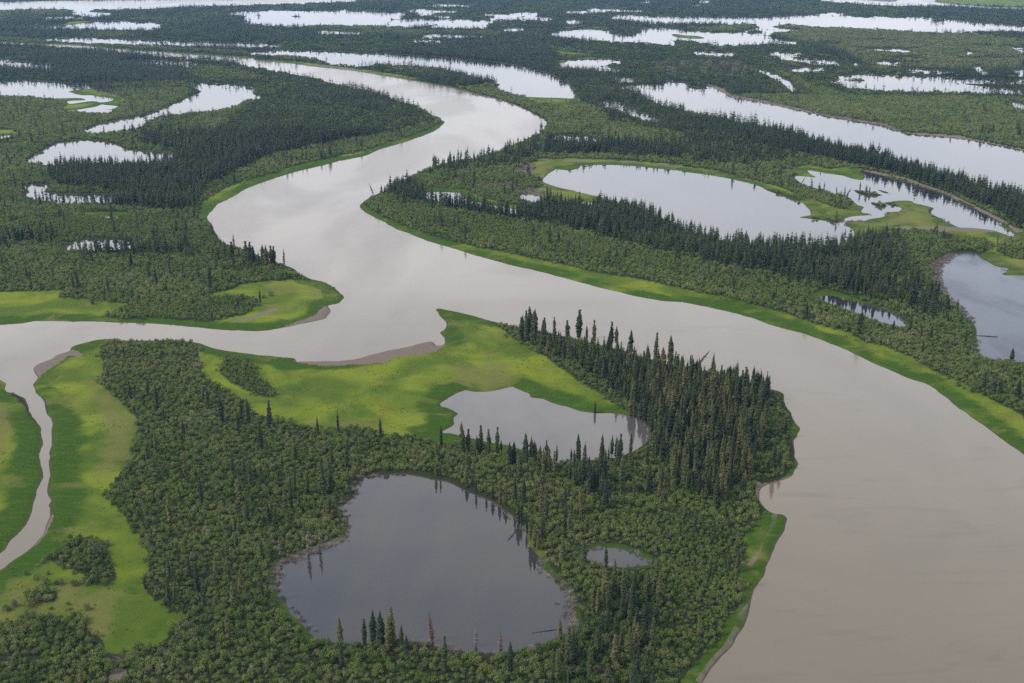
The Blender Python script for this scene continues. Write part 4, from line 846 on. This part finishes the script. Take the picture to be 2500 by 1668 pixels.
def hname(h): return 'short' if h < 8.5 else ('mid-height' if h < 11.5 else 'tall')
for i in order:
    X, Y, h, tn = float(s0['X'][i]), float(s0['Y'][i]), float(h0[i]), float(tint0[i])
    zn = zone_name(float(ix0[i]), float(iy0[i]))
    spruce(X, Y, h, '%s narrow spruce in the %s' % (hname(h), zn), '%s spruces in the %s' % (hname(h), zn), w=float(wd0[i] / h0[i]))

# dead and leaning trees
def dead_tree(label, X, Y, h, kind, lean=(0, 0), rz=0.0, name='dead_spruce', group=None):
    z = max(0.0, float(height(np.array([X]), np.array([Y]))[0]))
    t = empty(name, X, Y, z - .1, label, 'dead tree', group); t.rotation_euler = (lean[0], lean[1], rz)
    mt = {'grey': M_dead, 'rust': M_rust, 'rustgrey': M_rustgrey, 'dark': M_dark}[kind]
    mb = MB(); mb.tube([(0, 0, -.1), (.03, 0, h * .4), (0, .03, h * .75), (.04, 0, h)], [.16, .12, .07, .02], 7)
    part('trunk', mb.mesh('dead_trunk', [M_dead if kind == 'grey' else M_bark]), t)
    mb = MB()
    for w in range(int(h * 5.2)):
        zz = h * (.12 + .86 * w / (h * 5.2)); tt = zz / h
        for _ in range(4):
            a = R.random() * 6.28; ln = (1 - tt * .82) * h * .085 * R.uniform(.4, 1.2)
            e = Vector((math.cos(a) * ln, math.sin(a) * ln, -ln * R.uniform(.0, .9))); b = Vector((0, 0, zz))
            mb.tube([b, b + e * .6 + Vector((0, 0, .03)), b + e], [.035, .022, .008], 3)
            if kind != 'grey':
                s_ = e.cross(Vector((0, 0, 1))); s_ = s_.normalized() * ln * .30 if s_.length > 0 else Vector((.1, 0, 0))
                mb.poly([b + e * .2, b + e * .7 - s_, b + e, b + e * .7 + s_])
            else:
                for _ in range(2):
                    q = b + e * R.uniform(.4, .9); d2 = Vector((R.gauss(0, 1), R.gauss(0, 1), -.8)).normalized() * ln * .4; mb.tube([q, q + d2], [.014, .006], 3)
    cb = MB(); spruce_crown(cb, R, .062, 26, 6, 1, gap=.35 if kind != 'grey' else .5, bottom=.08)
    cb.v = [(x_ * h, y_ * h, z_ * h) for x_, y_, z_ in cb.v]; o_ = len(mb.v); mb.v += cb.v; mb.f += [tuple(i_ + o_ for i_ in f_) for f_ in cb.f]; mb.m += cb.m
    part('branches', mb.mesh('dead_branches', [mt]), t)
    return t
for lb, vw, zx, zb, zt, kind in DEAD:
    v = VIEW[vw]; x, yb, yt = v[0] + zx / v[2], v[1] + zb / v[2], v[1] + zt / v[2]
    sdv = float(SDIST[gidx(np.array([x]), np.array([yb]))][0])
    if sdv < .5: print('WET', lb, sdv)
    X, Y = ground(x, yb); h = max(5.0, float(tree_height(yb, yt, X, Y)))
    dead_tree(lb, float(X), float(Y), h, kind, lean=((0, -.35) if 'leaning snag' in lb else (R.gauss(0, .04), R.gauss(0, .04))))
LEAN = [('dark spruce leaning far right over the river behind the near spruce point', 'C3', 95, 690, 1.05, 11), ('broken spruce leaning right off the marsh point tip', 'B3', 1125, 850, .75, 9),
        ('spruce leaning right out of the narrow ridge between two lakes', 'B3', 1465, 640, .8, 10), ('short leaning spruce at the marsh lake edge', 'B3', 812, 770, .8, 8)]
for lb, vw, zx, zb, ang, h in LEAN:
    v = VIEW[vw]; X, Y = ground(v[0] + zx / v[2], v[1] + zb / v[2])
    dead_tree(lb, float(X), float(Y), h, 'dark', lean=(0, ang * .62), name='leaning_spruce')

# fallen logs
LOGS = [('long grey log lying in the water off the right end of the near lakeshore', 'D2', 1968, 1222, 2140, 1195), ('thick grey trunk fallen in the notch of the right lakeshore', 'D2', 1685, 335, 1760, 352),
        ('grey trunk pointing down the right lakeshore below the dead spruce', 'D2', 1765, 380, 1822, 440), ('dark log reaching down-left into the lake from the right shore', 'D2', 1800, 590, 1850, 530),
        ('short log lying across the right lakeshore under spruces', 'D2', 1850, 505, 1912, 512), ('pale stub of a log floating by the right lakeshore', 'D2', 2120, 1015, 2165, 1022), ('pale long log along the lower right lakeshore', 'D2', 2200, 1040, 2245, 1150),
        ('long dark log jutting into the blue-grey lake', 'C3', 2020, 478, 2170, 487), ('thin stick in the blue-grey lake below the long log', 'C3', 2030, 505, 2060, 527),
        ('rust-coloured fallen trunk in the pale willow flat, left', 'B1', 860, 1074, 960, 1084), ('thin log in the willows right of the rust-coloured one', 'B1', 1100, 1108, 1240, 1136),
        ('bleached stick on the green riverbank', 'D3', 1420, 1042, 1430, 1056), ('pale stick at the thicket edge of the green riverbank', 'D3', 1412, 785, 1432, 797), ('log left lying on the mud patch at the bottom', 'D1', 780, 1405, 845, 1432), ('upper drift log on the mud patch at the bottom', 'D1', 830, 1385, 850, 1412),
        ('drift log on the narrow mud bank by the far marsh lake', 'B3', 1800, 825, 1860, 835)]
for lb, vw, xa, ya, xb, yb in LOGS:
    v = VIEW[vw]; A_ = ground(v[0] + xa / v[2], v[1] + ya / v[2]); B_ = ground(v[0] + xb / v[2], v[1] + yb / v[2])
    A_ = Vector((float(A_[0]), float(A_[1]), .1)); B_ = Vector((float(B_[0]), float(B_[1]), .1)); d = B_ - A_; ln = d.length
    zz = max(0.02, float(height(np.array([(A_.x + B_.x) / 2]), np.array([(A_.y + B_.y) / 2]))[0])) + .08
    t = empty('fallen_log', (A_.x + B_.x) / 2, (A_.y + B_.y) / 2, zz, lb, 'log'); t.rotation_euler = (0, 0, math.atan2(d.y, d.x))
    mt = M_rust if 'rust' in lb else (M_bark if 'dark' in lb else M_dead); rr = min(.26, max(.10, ln * .017))
    mb = MB(); mb.tube([(-ln / 2, 0, -.05), (-ln / 4, .08, .08), (ln / 6, -.06, .1), (ln / 2, 0, .0)], [rr * .5, rr * .8, rr, rr * 1.1], 8)
    part('trunk', mb.mesh('log_trunk', [mt]), t)
    mb = MB()
    for _ in range(int(8 + ln * 1.5)):
        q = Vector((R.uniform(-.5, .45) * ln, 0, .1)); e = Vector((R.uniform(-.5, .2), R.gauss(0, .8), abs(R.gauss(0, .7)))) * R.uniform(.4, 1.2); mb.tube([q, q + e], [.05, .015], 3)
    part('branch_stubs', mb.mesh('log_stubs', [mt]), t)

# bushes standing alone on the meadows
bcrown, bstem = [], []
for k in range(6):
    mb = MB(); bush_cards(mb, R, 520, .075, lobes=8, flat=.95, up=.5); bcrown.append(mb.mesh('bush_crown', [M_bush1]))
    mb = MB()
    for _ in range(9):
        a = R.random() * 6.28; mb.tube([(0, 0, -.03), (math.cos(a) * .18, math.sin(a) * .18, .3), (math.cos(a) * .4, math.sin(a) * .4, .7)], [.022, .015, .006], 4)
    bstem.append(mb.mesh('bush_stems', [M_bark]))
def bush(X, Y, w, h, label, group):
    z = float(height(np.array([X]), np.array([Y]))[0])
    t = empty('bush', X, Y, z - .05, label, 'bush', group); t.scale = (w, w, h); t.rotation_euler = (0, 0, R.random() * 6.28); k = R.randrange(6)
    part('stems', bstem[k], t); part('foliage', bcrown[k], t)
def bush_list(spec, where):
    vw, txt = spec; v = VIEW[vw]; a = [float(t) for t in txt.split()]; L_ = sorted((a[i], a[i + 1], a[i + 2]) for i in range(0, len(a), 3))
    for q, (zx, zb, zw) in enumerate(L_):
        x, yb = v[0] + zx / v[2], v[1] + zb / v[2]; X, Y = ground(x, yb)
        m_ = float(np.hypot(Y, CAMH)) / F / v[2]; w = zw * .62 * m_
        o_ = ORD[q] if q < len(ORD) else ORD[q - 25] + ' after the twenty-fifth'
        sz = 'small' if w < .9 else ('wide' if w > 1.8 else 'round')
        bush(float(X), float(Y), w, w * R.uniform(1.3, 1.7), '%s green bush, %s from the left %s' % (sz, o_, where), 'bushes ' + where)
bush_list(BUSHES, 'scattered on the lower left meadow'); bush_list(BUSHES2, 'along the right riverbank grass'); bush_list(BUSHES3, 'on the left meadows by the river')

# sedge tufts on the near meadows
def tuft_mesh(name):
    mb = MB()
    for _ in range(16):
        a = R.random() * 6.28; r = R.random() * .5; b = Vector((math.cos(a) * r, math.sin(a) * r, 0)); d = Vector((R.gauss(0, .25), R.gauss(0, .25), R.uniform(.5, 1))); s_ = Vector((R.gauss(0, .1), R.gauss(0, .1), 0))
        mb.poly([b - s_, b + s_, b + d])
    return mb.mesh(name, [M_sedge])
M_sedge = leaf_material('sedge_blades', [(0, (.020, .042, .007)), (.5, (.050, .078, .012)), (1, (.10, .108, .03))], var=.2)
C_tu = source('sedge', [tuft_mesh('sedge') for _ in range(4)])
s = scatter(262, 620, 1.5, 601); r = s['rng']; n = len(s['X'])
s = take(s, (s['grass'] > 0) & (s['mud'] < .4) & (s['sd'] > .6) & (r.random_sample(n) < np.clip(vnoise(s['X'], s['Y'], 12, 91) * 1.2 - .6, .02, .5))); n = len(s['X'])
stuff('sedge_grass', C_tu, s['X'], s['Y'], height(s['X'], s['Y']) - .03, r.uniform(.35, .8, n), r.uniform(.18, .42, n), .25 + .5 * vnoise(s['X'], s['Y'], 30, 93) + r.normal(0, .1, n), 4, 'short tufted sedge grass of the bright meadows', 610)
print('tufts', n)

# ------------------------------------------------------------------ haze
hm, t = mat_new('haze'); pv = N(t, 'ShaderNodeVolumePrincipled', inp={'Color': (.32, .60, 1.0, 1), 'Density': HAZE, 'Anisotropy': .2})
o = N(t, 'ShaderNodeOutputMaterial'); t.links.new(pv.outputs[0], o.inputs['Volume'])
zb, zt, xw, y0_, y1_ = -2.6, 212.0, 34000.0, -900.0, 53000.0
vs = [(x, y, z) for z in (zb, zt) for (x, y) in ((-xw, y0_), (xw, y0_), (xw, y1_), (-xw, y1_))]
me = bpy.data.meshes.new('haze'); me.from_pydata(vs, [], [(3, 2, 1, 0), (4, 5, 6, 7), (0, 1, 5, 4), (1, 2, 6, 5), (2, 3, 7, 6), (3, 0, 4, 7)]); me.materials.append(hm)
hz = bpy.data.objects.new('haze', me); COL.objects.link(hz); hz['kind'] = 'stuff'; hz['label'] = 'thin blue summer haze over the delta'
